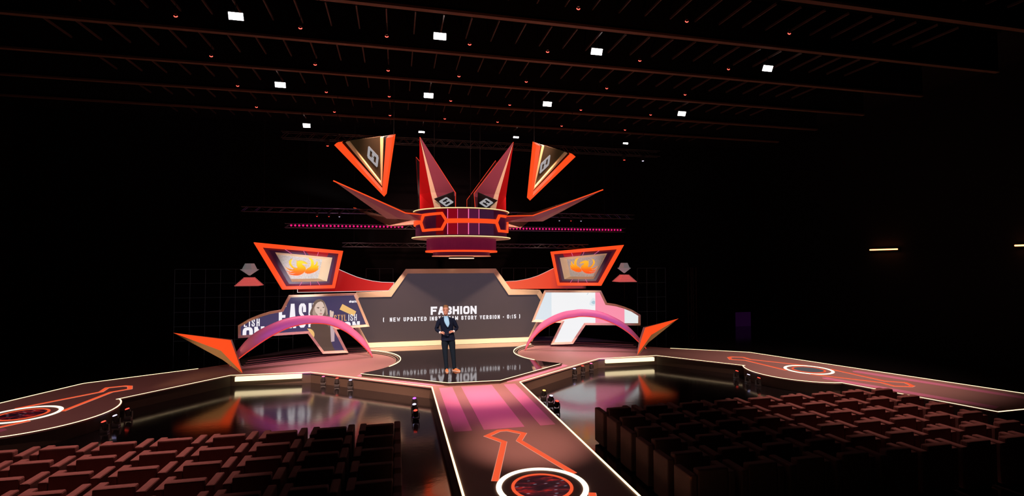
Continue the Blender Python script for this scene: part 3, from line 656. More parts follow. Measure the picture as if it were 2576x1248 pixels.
LOGO = ["##########", "##########", "##..######", "##..##..##", "##..##..##", "##......##", "##..##..##", "##..##..##", "######..##", "##########", "##########"]
def logo(mb, fn, d0, d1):
    R = len(LOGO); K = len(LOGO[0])
    for i, row in enumerate(LOGO):
        j = 0
        while j < K:
            if row[j] == '#':
                k = j
                while k < K and row[k] == '#': k += 1
                cut = .0
                u0, u1 = j/K, k/K; v1, v0 = 1-i/R, 1-(i+1)/R
                if i == 0 or i == R-1: u0 += .05; u1 -= .05
                mb.prism([(u0, v0), (u1, v0), (u1, v1), (u0, v1)], fn, d0, d1); j = k
            else: j += 1
def quad_fn(O, U, V, N): return lambda u, v, d: tuple(Vector(O)+Vector(U)*u+Vector(V)*v+Vector(N)*d)
# one upright spike pointing out at 45 degrees front right, copied round the drum
def spike():
    sp = bpy.data.objects.new('crown_spike', None); C.objects.link(sp); sp.parent = crown
    T = Vector((1.38, -1.39, 7.02)); S1 = Vector((.28, -.78, 5.53)); S2 = Vector((1.34, -.50, 5.50)); Rg = Vector((1.0, -.95, 5.50))
    b1 = Vector((.30, -.95, 5.0)); b2 = Vector((1.33, -.56, 5.0)); rb = Vector((.84, -1.02, 5.0)); bk = Vector((.45, -.45, 5.0)); K = Vector((.5, -.5, 5.5))
    r2 = lambda a, b, t: a+(b-a)*t
    cr = [T, Rg, rb]; w = .085
    inn = [T+Vector((-.015, -.01, 0)), r2(Rg, S1, .15), r2(rb, b1, .22)]; out = [T+Vector((.01, .01, 0)), r2(Rg, S2, .10), r2(rb, b2, .16)]
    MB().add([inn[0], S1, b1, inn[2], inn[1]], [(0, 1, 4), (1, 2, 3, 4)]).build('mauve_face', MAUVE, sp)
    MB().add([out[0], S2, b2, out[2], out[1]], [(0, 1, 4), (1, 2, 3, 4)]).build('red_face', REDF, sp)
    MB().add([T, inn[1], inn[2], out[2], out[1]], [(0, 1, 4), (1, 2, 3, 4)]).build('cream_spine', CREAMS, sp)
    MB().add([T, S1, b1, bk, b2, S2, K], [(0, 6, 1), (0, 5, 6), (1, 6, 3, 2), (5, 4, 3, 6)]).build('rear_shell', CHAR, sp)
    MB().tube([T, S1, b1], .010, 6).build('edge_light', THINOR, sp)
    O = Vector((.62, -1.18, 5.0)); 
    P = [Vector((.36, -1.05, 5.53)), Vector((.95, -1.10, 5.29)), Vector((.66, -1.14, 5.05)), Vector((.34, -1.12, 5.06))]
    n = Vector((0, -.03, 0))
    pl = MB().add(P+[p-n for p in P], [(0, 1, 2, 3), (7, 6, 5, 4), (0, 4, 5, 1), (1, 5, 6, 2), (2, 6, 7, 3), (3, 7, 4, 0)]).build('logo_plate', CHAR, sp)
    O = Vector((.37, -1.15, 5.20)); U = Vector((.225, -.01, .155)); V = Vector((.225, .0, -.14))
    m = MB(); logo(m, quad_fn(O, U, V, Vector((0, -1, 0))), -.012, .006); m.build('plate_logo', LOGOW, pl)
    m = MB(); m.tube([p+n*.4 for p in P[:3]], .006, 5); m.build('plate_edge', mat('bright_metal', (.5, .5, .5), .3, .8), pl)
    return sp
s0 = spike()
def mirror_spike(src, sx, sy):
    c = copy_tree(src, crown); c.scale = (sx, sy, 1); return c
mirror_spike(s0, -1, 1); mirror_spike(s0, 1, -1); mirror_spike(s0, -1, -1)
def wing():
    sp = bpy.data.objects.new('crown_wing', None); C.objects.link(sp); sp.parent = crown
    T = Vector((3.53, -3.05, 5.42)); E1 = Vector((1.78, -2.08, 4.76)); E2 = Vector((2.29, -1.38, 4.66)); Rt = Vector((1.28, -.72, 4.86)); U_ = Vector((1.95, -1.85, 4.90)); D_ = Vector((2.0, -1.75, 4.66)); Rt2 = Vector((1.30, -.66, 4.68))
    MB().add([T, E1, Rt, Rt2, D_], [(0, 1, 4), (1, 2, 3, 4)]).build('mauve_face', MAUVE, sp)
    MB().add([T, D_, Rt2, E2], [(0, 1, 3), (1, 2, 3)]).build('lower_face', mat('dusty_rose_face', (.50, .20, .20), .5, emit=(.4, .1, .1), es=.08), sp)
    MB().add([T, E1, Rt, U_, E2, Rt2], [(0, 1, 3), (1, 2, 3), (0, 3, 4), (3, 2, 4), (2, 5, 4)]).build('bronze_face', mat('dusky_bronze', (.26, .13, .10), .5), sp)
    MB().tube([T, E1, Rt], .016, 6).build('edge_light', ORANGE, sp)
    return sp
w0 = wing()
mirror_spike(w0, -1, 1); mirror_spike(w0, 1, -1); mirror_spike(w0, -1, -1)

# hanging V frames
def vframe(s):
    r = empty('hanging_chevron'); tag(r, 'orange V-shaped hanging frame with pale logo panel, %s of the crown' % ('left' if s < 0 else 'right'), 'frame', 'orange hanging chevrons')
    A = Vector((3.84, 16.13, 7.06)); B = Vector((2.10, 14.87, 7.09)); D = Vector((2.37, 16.62, 5.59))
    N = (A-B).cross(D-B).normalized()
    if N.y > 0: N = -N
    mx = lambda p: Vector((s*p.x, p.y, p.z)); Nm = mx(N)
    def outline(k0, k1):
        """the V band between inset fractions"""
        G = (A+B)/2
        def ins(P, Q, k): return P+(Q-P)*k
        a0, a1 = ins(A, B, k0), ins(A, B, k1); b0, b1 = ins(B, A, k0), ins(B, A, k1)
        d0, d1 = D+(G-D)*k0*1.0, D+(G-D)*k1*1.0
        return a0, b0, d0, a1, b1, d1
    def band(name, k0, k1, m, z0, z1):
        a0, b0, d0, a1, b1, d1 = outline(k0, k1); P = [a0, d0, b0, b1, d1, a1]
        mb = MB(); V0 = [mx(p)+Nm*z0 for p in P]; V1 = [mx(p)+Nm*z1 for p in P]; n = 6
        mb.add(V0+V1, [(0, 1, 4, 5), (1, 2, 3, 4), (6, 7, 10, 11), (7, 8, 9, 10)]+[(i, (i+1) % n, (i+1) % n+n, i+n) for i in range(n)]); return mb.build(name, m, r)
    band('orange_frame', 0, .105, ORANGE, -.09, .09)
    band('black_gap', .105, .175, BLACK, -.09, -.02)  # recessed black band between orange frame and trim
    band('bronze_trim', .175, .23, mat('pale_bronze_trim', (.70, .42, .20), .5, emit=(.7, .42, .2), es=.15), -.06, .0)
    a0, b0, d0, *_ = outline(.23, .3)
    mb = MB(); P = [a0, b0, d0]; mb.add([mx(p)+Nm*-.06 for p in P]+[mx(p)+Nm*-.10 for p in P], [(0, 1, 2), (5, 4, 3), (0, 3, 4, 1), (1, 4, 5, 2), (2, 5, 3, 0)])
    pn = mb.build('logo_panel', mat('dark_olive_panel', (.030, .018, .009), .6, emit=(.05, .03, .012), es=.3, spec=.2), r)
    ex = (A-B).normalized(); G = (A+B)/2; ey = (G-D).normalized()
    O = A+(D-A)*.300+(B-A)*.270; U = (D-A)*.205; V = (B-D)*.186
    mb = MB(); logo(mb, lambda u, v, d: tuple(mx(O+U*u+V*v+N*(d-.05))), -.012, .004); mb.build('panel_logo', led('silver_logo', (.42, .41, .43), .8), pn)
    for P in (A, B): MB().tube([mx(P*.97+D*.03)-Nm*.0, mx(P*.97+D*.03)+Vector((0, 0, 2.6))], .008, 6).build('suspension_cable', BLACK, r)
vframe(-1); vframe(1)

# ================================================================= crystals
for s in (-1, 1):
    L = 'left' if s < 0 else 'right'; cx = s*6.87; cy = 18.7
    r = empty('crystal_ornament', (cx, cy, ZR)); z = -ZR
    tag(r, 'grey faceted diamond above a slatted pyramid coloured as red-lit, outside the %s emblem board' % L, 'ornament', 'crystal ornaments')
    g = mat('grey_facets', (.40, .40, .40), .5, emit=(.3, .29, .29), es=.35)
    rg = lambda rad, zz: [(rad*math.cos(2*PI*k/6), rad*math.sin(2*PI*k/6), zz+z) for k in range(6)]
    MB().loft([rg(.025, 3.005), rg(.30, 3.205), rg(.24, 3.215), rg(.145, 3.41)]).build('diamond', g, r)
    rs = MB()
    for k in range(8):
        rr = .36-.03*k; z0 = 2.655+.036*k; rs.loft([[(rr*sx, rr*sy, zz+z) for sx, sy in ((-1, -1), (1, -1), (1, 1), (-1, 1))] for zz in (z0, z0+.031)])
    rs.build('slatted_pyramid', mat('red_lit_slats', (.75, .16, .15), .5, emit=(.65, .13, .12), es=.5), r)  # red light on the slats is set into colour and emission
    MB().tube([(0, 0, 3.05+z), (0, 0, 0)], .012, 6).build('pole', BLACK, r)

# ================================================================= lattice trusses and scaffolds
def lattice(a, b, w_, name, label, parts=None, grp='lattice trusses', step=.2):
    a, b = Vector(a), Vector(b); t = (b-a).normalized(); n = int((b-a).length/step)
    side = Vector((0, w_, 0)) if abs(t.z) < .5 else Vector((0, w_, 0)); upv = Vector((0, 0, w_)) if abs(t.z) < .5 else Vector((w_, 0, 0))
    r = empty(name); tag(r, label, 'truss', grp)
    m = MB()
    offs = [side/2+upv/2, side/2-upv/2, -side/2+upv/2, -side/2-upv/2]
    for o in offs: m.tube([a+o, b+o], .014, 6)
    m.build('chords', TRUSS, r); m = MB()
    for k in range(n):
        p = a+t*(k*step); q = a+t*((k+1)*step)
        sgn = 1 if k % 2 else -1
        m.tube([p+offs[2]*1 if sgn > 0 else p+offs[3], q+offs[3] if sgn > 0 else q+offs[2]], .008, 5)
        m.tube([p+offs[0] if sgn > 0 else p+offs[1], q+offs[1] if sgn > 0 else q+offs[0]], .008, 5)
    m.build('lattice_bars', TRUSS, r); return r
tr = lattice((-5.75, 18.6, 4.71), (6.85, 18.6, 4.71), .14, 'lighting_truss', 'long truss carrying a row of pink bulbs behind the crown')
bulb = None
k = 0; x = -5.53
PB = led('pink_bulb', (.95, .012, .22), .9)
while x < 6.66:
    hidden = -1.78 < x < 1.55 
    if not hidden:
        if bulb is None:
            rings = []
            for i in range(7):
                a = PI*i/6; rings.append([(.036*math.sin(a)*math.cos(2*PI*j/10)+0, -.036*math.cos(a), .036*math.sin(a)*math.sin(2*PI*j/10)) for j in range(10)])
            rings[0] = [(p[0], p[1], p[2]) for p in rings[0]]
            bulb = MB().loft(rings).build('pink_bulb', PB, tr, smooth=True); bulb.location = (x, 18.49, 4.71)
        else:
            c = bulb.copy(); C.objects.link(c); c.location = (x, 18.49, 4.71)
    x += .128
def add_cables(r, xs, y, z):
    for xx in xs: MB().tube([(xx, y, z), (xx, y, 9.69)], .008, 6).build('suspension_cable', BLACK, r)
add_cables(tr, (-5, 6), 18.6, 4.7)
t2 = lattice((-7.2, 18.9, 5.28), (7.4, 18.9, 5.28), .16, 'lattice_truss', 'dark upper lattice truss behind the crown wings'); add_cables(t2, (-6.5, 6.5), 18.9, 5.3)
t3 = lattice((-3.9, 18.9, 4.07), (5.4, 18.9, 4.07), .14, 'lattice_truss', 'grey lattice truss low behind the round crown tiers'); add_cables(t3, (-3.5, 4.8), 18.9, 4.1)
t4 = lattice((10.85, 20.2, 0), (10.85, 20.2, 3.2), .25, 'truss_tower', 'dim upright truss tower right of the right side screen', step=.3)
t5 = lattice((-5.6, 17.2, 7.50), (7.6, 17.2, 7.50), .2, 'lattice_truss', 'dark ceiling truss above the hanging chevrons'); add_cables(t5, (-5, 7), 17.2, 7.5)
SCF = mat('scaffold_tube', (.10, .10, .11), .5, .5, emit=(.1, .1, .11), es=.045)  # faint emission in place of light falling on the tubes
def scaffold(x0, x1, z0, z1, nx, nz, label, y=20.55, r_=.008):
    r = empty('scaffold_grid'); tag(r, label, 'scaffold', 'scaffold grids')
    m = MB()
    for i in range(nx+1): xx = x0+(x1-x0)*i/nx; m.tube([(xx, y, 0), (xx, y, z1)], r_, 6)
    m.build('uprights', SCF, r); m = MB()
    for j in range(nz+1): zz = z0+(z1-z0)*j/nz; m.tube([(x0, y, zz), (x1, y, zz)], r_, 6)
    m.build('rails', SCF, r)
scaffold(-10.0, -5.9, .55, 3.2, 8, 5, 'dim square scaffold grid behind the left side screen', y=21)
scaffold(-3.17, -2.14, 1.6, 3.2, 2, 1, 'small scaffold frame rising left of the main screen top')
scaffold(2.25, 4.3, 1.6, 3.2, 4, 1, 'small scaffold frame rising right of the main screen top')
scaffold(8.6, 10.0, .55, 3.17, 3, 4, 'dim scaffold grid beyond the right side screen', y=21)

# ================================================================= moving head lights
LENS = {'red': led('red_lens', (1, .05, .03), 3), 'blue': led('blue_white_lens', (.6, .55, 1), 3), 'amber': led('amber_lens', (1, .5, .12), 2.5), 'pink': led('pink_lens', (1, .12, .3), 2.2), 'violet': led('violet_lens', (.45, .08, 1), 3)}
HEAD = mat('black_lamp_body', (.03, .027, .027), .35, coat=.4)
def mover(loc, col, label, tilt=(0, 0), up=True, scale=1, group='moving head stage lights'):
    r = empty('moving_head_light', loc); tag(r, label, 'stage light', group)
    MB().box((-.065, -.055, 0), (.065, .055, .045)).build('base', HEAD, r, bevel=.008)
    m = MB(); m.box((-.078, -.025, .055), (-.062, .025, .17)); m.box((.062, -.025, .055), (.078, .025, .17)); m.box((-.078, -.025, .043), (.078, .025, .06)); m.build('yoke', METAL, r, bevel=.004)
    h = MB(); n = 14
    rg = lambda rad, zz: [(rad*math.cos(2*PI*k/n), rad*math.sin(2*PI*k/n), zz) for k in range(n)]
    h.loft([rg(.030, -.06), rg(.052, -.045), rg(.055, .03), rg(.048, .085)])
    hd = h.build('head', HEAD, r); hd.location = (0, 0, .14); hd.rotation_euler = (tilt[0], tilt[1], 0)
    l = MB().loft([rg(.042, .085), rg(.036, .096)]).build('lens', LENS[col], hd)
    r.scale = (scale, scale, scale if up else -scale); return r
side_n = {-1: 'left', 1: 'right'}
for s in (-1, 1):
    for (x, y), c, w in zip(((4.0, 15.10), (3.60, 14.79), (3.22, 14.48)), ('pink', 'red', 'blue'), ('outermost', 'middle', 'innermost')):
        mover((s*x, y, 0), c, '%s of three black moving lights below the slanted %s front edge' % (w, side_n[s]))
    for (x, y), c, w in zip(((1.58, 12.20), (1.60, 11.68), (1.59, 11.19)), ('amber' if s > 0 else 'violet', 'blue', 'red'), ('farthest', 'middle', 'nearest')):
        mover((s*x, y, 0), c, '%s of three black moving lights beside the %s runway edge' % (w, side_n[s]), tilt=(.15, .1*s))
    for (x, y), c, w in zip(((7.72, 13.08), (7.72, 12.58), (7.72, 12.16)), ('red', 'blue', 'red'), ('farthest', 'middle', 'nearest')):
        mover((s*x, y-.32 if s < 0 else y, 0), c, '%s of three black moving lights below the bulge of the %s wing' % (w, side_n[s]), tilt=(.1, s*.25))
for X, c, w in ((-4.75, 'red', 'leftmost'), (-4.35, 'red', 'second'), (-4.0, 'blue', 'third')):
    mover((X, 18.82, 5.20), c, '%s small lamp hanging on the upper truss left of the crown' % w, up=False, scale=.6, group='small truss lamps')
for X, c, w in ((4.2, 'blue', 'first'), (4.68, 'red', 'middle'), (5.1, 'blue', 'last')):
    mover((X, 18.82, 5.20), c, '%s small lamp hanging on the upper truss right of the crown' % w, up=False, scale=.6, group='small truss lamps')
for X, c, w in ((-4.2, 'red', 'dim red lamp over the left chevron'), (-2.93, 'blue', 'bright blue lamp over the left chevron'), (6.15, 'red', 'red lamp on the ceiling truss right of the crown'), (6.9, 'blue', 'blue lamp at the right end of the ceiling truss')):
    mover((X, 17.1, 7.40), c, w, up=False, scale=.9, group='ceiling truss lamps')
spot('chevron_beam', (-2.93, 16.6, 7.3), (-2.7, 15.6, 6.2), (.5, .5, 1), 8, 22, .8)

# ================================================================= ceiling grid, lamps
ZB = 8.58
ordw = ['nearest', 'second', 'third', 'fourth', 'fifth', 'sixth', 'farthest']
ys = [6.25, 8.32, 10.34, 12.38, 14.42, 16.45, 18.5]
jmesh = MB().box((-.014, .75, 8.90), (.014, 1.85, 8.95)).build('cross_joist', mat('dull_joist_steel', (.13, .085, .07), .5, .2))
jm = jmesh.data; bpy.data.objects.remove(jmesh)
for i, y in enumerate(ys):
    r = empty('ceiling_beam', (0, y, 0)); tag(r, 'red-brown steel beam crossing the whole ceiling, %s from the seats' % ordw[i], 'beam', 'ceiling beams')
    m = MB(); m.box((-14, -.06, ZB), (14, .06, ZB+.05)); m.build('bottom_flange', BARM, r)
    m = MB(); m.box((-14, -.015, ZB+.05), (14, .015, ZB+1.12)); m.build('web', BLACK, r)
    for k in range(34):
        o = bpy.data.objects.new('cross_joist', jm); C.objects.link(o); o.parent = r; o.location = (-9.76+.625*k, 0, 0)
posw = ['leftmost', 'second from left', 'third from left', 'middle', 'third from right', 'second from right', 'rightmost']
rxs = [-6.56, -4.11, -2.26, -.35, 1.58, 4.05, 6.64]
redl = None
for i, y in enumerate((7.5, 9.6, 11.75, 13.84, 16.0, 18.04)):
    for j, x in enumerate(rxs):
        if redl is None:
            redl = empty('red_ceiling_lamp', (x, y, 8.58)); 
            m = MB(); m.tube([(0, 0, 1.12), (0, 0, .10)], .008, 6); m.build('hanger_rod', BLACK, redl)
            m = MB(); m.box((-.03, -.03, .05), (.03, .03, .12)); m.build('housing', HEAD, redl)
            m = MB(); m.tube([(-.045, 0, .015), (-.02, 0, -.004), (.02, 0, -.004), (.045, 0, .015)], .010, 6); m.build('bulb', led('red_bulb', (1, .07, .05), 4), redl); o = redl
        else:
            o = copy_tree(redl); o.location = (x, y, 8.58)
        o.scale = (.8, .8, 1); tag(o, 'small red ceiling lamp, %s in the %s row' % (posw[j], ['first', 'second', 'third', 'fourth', 'fifth', 'farthest'][i]), 'lamp', 'small red ceiling lamps')
wl = None
WP = led('white_panel', (1, 1, 1), 14)
for i, y in enumerate((11.5, 15.68, 20.12)):
    for j, x in enumerate((-5.34, -1.07, 2.77, 7.66)):
        if wl is None:
            wl = empty('white_ceiling_panel', (x, y, 8.6))
            lf = MB().box((-.14, -.072, 0), (.14, .072, .012)).build('light_face', WP, wl); lf.rotation_euler = (math.radians(-62), 0, 0)
            lh = MB().box((-.15, -.08, .012), (.15, .08, .10)).build('housing', HEAD, wl); lh.rotation_euler = (math.radians(-62), 0, 0)
            MB().tube([(0, 0, .12), (0, 0, 1.1)], .01, 6).build('hanger_rod', BLACK, wl); o = wl
        else: o = copy_tree(wl); o.location = (x, y, 8.6)
        if i == 2: o.scale = (.9, 1, 1) if j == 0 else (.8, .45, .45)
        tag(o, 'bright white square ceiling light, %s in the %s row' % (['leftmost', 'second from left', 'third from left', 'rightmost'][j], ['nearest', 'middle', 'farthest'][i]), 'light', 'white ceiling lights')
# neon bars on the right wall, purple doorway glow built as a panel
NEON = led('orange_neon', (1, .28, .10), 6)
for y0, y1, w in ((15.67, 16.83, 'shorter, farther'), (9.6, 11.87, 'longer, nearer')):
    r = empty('neon_bar', (16.9, (y0+y1)/2, 3.9)); tag(r, '%s glowing orange neon bar on the dark right wall' % w, 'light', 'orange neon bars')
    MB().tube([(-.06, (y0-y1)/2, .02), (-.06, (y1-y0)/2, .02)], .025, 8).build('neon_tube', NEON, r)
    MB().box((-.02, (y0-y1)/2, -.02), (.1, (y1-y0)/2, .06)).build('mount_rail', BLACK, r)
for x, nm, c in ((15.0, 'right', (.020, .003, .032)), (-13.8, 'left', (.002, .002, .008))):
    pass
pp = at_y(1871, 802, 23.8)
r = empty('dim_panel', (pp.x, 23.85, 0)); tag(r, 'dim panel glowing purple in place of doorway light, beyond the right wing', 'panel')
MB().box((-.45, -.03, 0), (.45, .03, .75)).build('purple_glow_panel', led('purple_glow_colour', (.030, .004, .045), .22), r)  # purple light of the doorway put into the panel as emission

# ================================================================= armchairs
def make_chair():
    r = empty('armchair')
    MB().box((-.225, -.30, .0), (.225, -.18, .72)).build('backrest', SEATM, r, bevel=.022)
    MB().box((-.225, -.18, .16), (.225, .24, .40)).build('seat_cushion', SEATM, r, bevel=.03)
    for s in (-1, 1):
        MB().box((min(s*.227, s*.335), -.30, .04), (max(s*.227, s*.335), .11, .655)).build('armrest', SEATM, r, bevel=.02)
    MB().box((-.21, -.17, .0), (.21, .20, .16)).build('base', BLACK, r)
    return r
ch0 = None
ordc = ['first', 'second', 'third', 'fourth', 'fifth', 'sixth', 'seventh', 'eighth', 'ninth', 'tenth', 'eleventh', 'twelfth']
rows = [8.98, 8.42, 7.86, 7.30, 6.74, 6.18]
rown = ['front', 'second', 'third', 'fourth', 'fifth', 'sixth']
for s in (-1, 1):
    for i, y in enumerate(rows):
        for j in range(12):
            x = (2.27+.755*j) if s < 0 else (2.0+.75*j)
            if s < 0 and (x > 8.3-.64*(8.98-y)*1.0): continue
            if s > 0 and x > 8.1: continue
            if ch0 is None: ch0 = make_chair(); o = ch0; o.location = (s*x, y, 0)
            else: o = copy_tree(ch0); o.location = (s*x, y, 0)
            tag(o, 'maroon padded armchair %s of the runway, %s row, %s from the aisle' % (side_n[s], rown[i], ordc[j]), 'chair', 'audience armchairs')

# ================================================================= presenter
SUIT = mat('navy_suit', (.005, .011, .030), .9, spec=.1, bump=.25, bscale=300, vary=.1)
TROU = mat('dark_trousers', (.005, .013, .024), .9, spec=.1, bump=.2, bscale=200)
SHIRT = mat('light_blue_shirt', (.22, .55, .85), .7)
SKIN = mat('skin', (.58, .34, .25), .5); HAIRM = mat('sandy_hair', (.30, .19, .09), .7, bump=.6, bscale=120)
SHOE = mat('tan_leather', (.40, .17, .07), .4); SOLE = mat('pale_sole', (.7, .6, .5), .6); CUFF = mat('white_cuff', (.75, .78, .85), .7)
per = empty('person', (-.655, 14.30, ZP), math.radians(-6))
tag(per, 'person in navy suit and light blue shirt standing on the centre platform holding a card', 'person')
def skin_mesh(name, verts, edges, radii, m, parent, levels=2, root=0):
    me = bpy.data.meshes.new(name); me.from_pydata(verts, edges, []); o = bpy.data.objects.new(name, me); C.objects.link(o)
    md = o.modifiers.new('s', 'SKIN'); md.use_smooth_shade = True; md.branch_smoothing = .6
    sv = me.skin_vertices[0].data
    for i, rr in enumerate(radii): sv[i].radius = (rr, rr) if not isinstance(rr, tuple) else rr; sv[i].use_root = (i == root)
    sb = o.modifiers.new('d', 'SUBSURF'); sb.levels = levels; sb.render_levels = levels
    dg = bpy.context.evaluated_depsgraph_get(); me2 = bpy.data.meshes.new_from_object(o.evaluated_get(dg)); me2.name = name
    bpy.data.objects.remove(o); me2.materials.clear(); me2.materials.append(m)
    for p in me2.polygons: p.use_smooth = True
    o2 = bpy.data.objects.new(name, me2); C.objects.link(o2); o2.parent = parent; return o2
# body joints (x to picture right, -y towards the hall)
V = [(.065, .02, .93), (.05, .02, 1.10), (.03, .01, 1.30), (.012, .01, 1.46), (.005, -.005, 1.55), (.0, -.015, 1.62),   # 0-5 pelvis .. skull base
     (-.165, .015, 1.40), (-.262, .032, 1.17), (-.14, -.16, 1.09),       # 6-8 right arm
     (.195, .015, 1.41), (.308, .032, 1.19), (.20, -.16, 1.115),          # 9-11 left arm
     (-.03, .02, .86), (-.015, -.005, .50), (.02, .03, .09),        # 12-14 leg
     (.165, .02, .86), (.205, -.005, .50), (.235, .03, .09)]        # 15-17 leg
E_ = [(0, 1), (1, 2), (2, 3), (3, 4), (4, 5), (3, 6), (6, 7), (7, 8), (3, 9), (9, 10), (10, 11), (0, 12), (12, 13), (13, 14), (0, 15), (15, 16), (16, 17)]
RD = [.085, .085, .09, .06, .048, .052, .028, .030, .025, .028, .030, .025, .075, .052, .035, .075, .052, .035]
# hands: palm centre, knuckles, fingers and thumb grown on the same body
def hand(wi, d, side, px):
    """wi wrist index, d unit vector along the palm, px unit vector across palm towards the thumb"""
    W = Vector(V[wi]); d = Vector(d).normalized(); px = Vector(px).normalized(); cv = d.cross(px).normalized()*side
    pi_ = len(V); V.append(tuple(W+d*.05)); RD.append(.030); E_.append((wi, pi_))
    for k, (off, ln) in enumerate(((.026, .070), (.009, .078), (-.009, .072), (-.026, .056))):
        b = W+d*.085+px*off; i0 = len(V); V.append(tuple(b)); RD.append(.0105); E_.append((pi_, i0))
        m1 = b+d*ln*.42+cv*.010; i1 = len(V); V.append(tuple(m1)); RD.append(.0092); E_.append((i0, i1))
        m2 = m1+d*ln*.22+cv*.030; i2 = len(V); V.append(tuple(m2)); RD.append(.0080); E_.append((i1, i2))
    b = W+d*.035+px*.034; i0 = len(V); V.append(tuple(b)); RD.append(.012); E_.append((pi_, i0))
    m1 = b+d*.035+px*.010+cv*.012; i1 = len(V); V.append(tuple(m1)); RD.append(.010); E_.append((i0, i1))
    m2 = m1+d*.028-px*.006+cv*.010; i2 = len(V); V.append(tuple(m2)); RD.append(.0085); E_.append((i1, i2))
hand(8, (.90, -.40, -.05), 1, (0, -.25, 1)); hand(11, (-.88, -.42, -.05), -1, (0, -.25, 1))
body = skin_mesh('body', V, E_, RD, SKIN, per, 2)
# head shaped from rings, joined into the body mesh
def ell_rings(spec, n=28, shape=None):
    out = []
    for (cx, cy, z, rx, ry) in spec:
        ring = []
        for k in range(n):
            a = 2*PI*k/n; x, y = rx*math.cos(a), ry*math.sin(a)
            ring.append((cx+x, cy+y, z))
        out.append(ring)
    return out
hx, hy = -.002, -.03
hs = [(hx, hy-.045, 1.580, .030, .030), (hx, hy-.030, 1.592, .048, .058), (hx, hy-.018, 1.615, .060, .078), (hx, hy-.010, 1.645, .067, .088), (hx, hy, 1.68, .072, .095), (hx, hy, 1.715, .075, .098), (hx, hy+.004, 1.75, .076, .099), (hx, hy+.008, 1.785, .071, .092), (hx, hy+.010, 1.81, .058, .074), (hx, hy+.012, 1.828, .034, .044), (hx, hy+.012, 1.834, .010, .012)]
rr_ = ell_rings(hs); 
for i, ring in enumerate(rr_):
    z = hs[i][2]
    for k, p in enumerate(ring):
        x, y, _z = p; dx = abs(x-hx)
        if y < hy-.04:
            if 1.635 < z < 1.70 and dx < .012: y -= .020 if z < 1.66 else .014      # nose
            if 1.70 < z < 1.725 and .018 < dx < .045: y += .010                        # eye sockets
            if 1.725 < z < 1.76: y -= .003
            if z < 1.60 and dx < .03: y -= .004                                       # chin
        ring[k] = (x, y, z)
hb = MB().loft(rr_)
for s in (-1, 1):
    hb.loft([[(hx+s*(.074+.012*q), hy+.012+.018*sc*math.cos(2*PI*k/10)+.006, 1.70+.030*sc*math.sin(2*PI*k/10)) for k in range(10)] for q, sc in ((0, .7), (.6, 1), (1.2, .8))])
hb.tube([(.004, -.0, 1.50), (.0, -.022, 1.62)], .056, 16)
ho = hb.build('head_tmp', SKIN, None, smooth=True)
bmj = bmesh.new(); bmj.from_mesh(body.data); bmj.from_mesh(ho.data); bmj.to_mesh(body.data); bmj.free(); bpy.data.objects.remove(ho)
for p in body.data.polygons: p.use_smooth = True
DK = mat('dark_features', (.05, .03, .03), .5); LIPS = mat('lips', (.45, .16, .13), .5)
for s in (-1, 1):
    m = MB(); m.loft([[(hx+s*.031+.012*sc*math.cos(2*PI*k/10), hy-.088-.003*q, 1.708+.005*sc*math.sin(2*PI*k/10)) for k in range(10)] for q, sc in ((0, 1), (1, .7))]); m.build('eye', DK, per)
    m = MB(); m.tube([(hx+s*.015, hy-.098, 1.727), (hx+s*.032, hy-.093, 1.731), (hx+s*.047, hy-.082, 1.725)], .003, 6); m.build('eyebrow', HAIRM, per)
m = MB(); m.tube([(hx-.022, hy-.088, 1.632), (hx-.011, hy-.100, 1.634), (hx, hy-.105, 1.633), (hx+.011, hy-.100, 1.634), (hx+.022, hy-.088, 1.632)], .005, 6); m.build('mouth', LIPS, per)
MB().loft([[(hx+.004*math.cos(2*PI*k/8), hy-.094+.003*math.sin(2*PI*k/8), 1.715) for k in range(8)], [(hx+.008*math.cos(2*PI*k/8), hy-.104+.010*math.sin(2*PI*k/8), 1.685) for k in range(8)], [(hx+.014*math.cos(2*PI*k/8), hy-.106+.013*math.sin(2*PI*k/8), 1.664) for k in range(8)], [(hx+.009*math.cos(2*PI*k/8), hy-.096+.008*math.sin(2*PI*k/8), 1.655) for k in range(8)]]).build('nose', SKIN, per, smooth=True)
# hair cap
hh = [(hx, hy+.030, 1.70, .078, .078), (hx, hy+.022, 1.73, .081, .090), (hx, hy+.014, 1.765, .083, .100), (hx, hy+.008, 1.795, .079, .100), (hx, hy+.008, 1.825, .066, .086), (hx, hy+.010, 1.845, .040, .054), (hx, hy+.012, 1.851, .010, .014)]
hr = ell_rings(hh, 30)
for i, ring in enumerate(hr):
    for k, p in enumerate(ring):
        x, y, z = p
        if i < 3 and y < hy-.01: 
            f = (0.30, .45, .93)[i]; y = hy-.01+(y-hy+.01)*f*.6
        ring[k] = (x+random.uniform(-.0015, .0015), y, z+random.uniform(-.002, .002))
MB().loft(hr).build('hair', HAIRM, per, smooth=True)
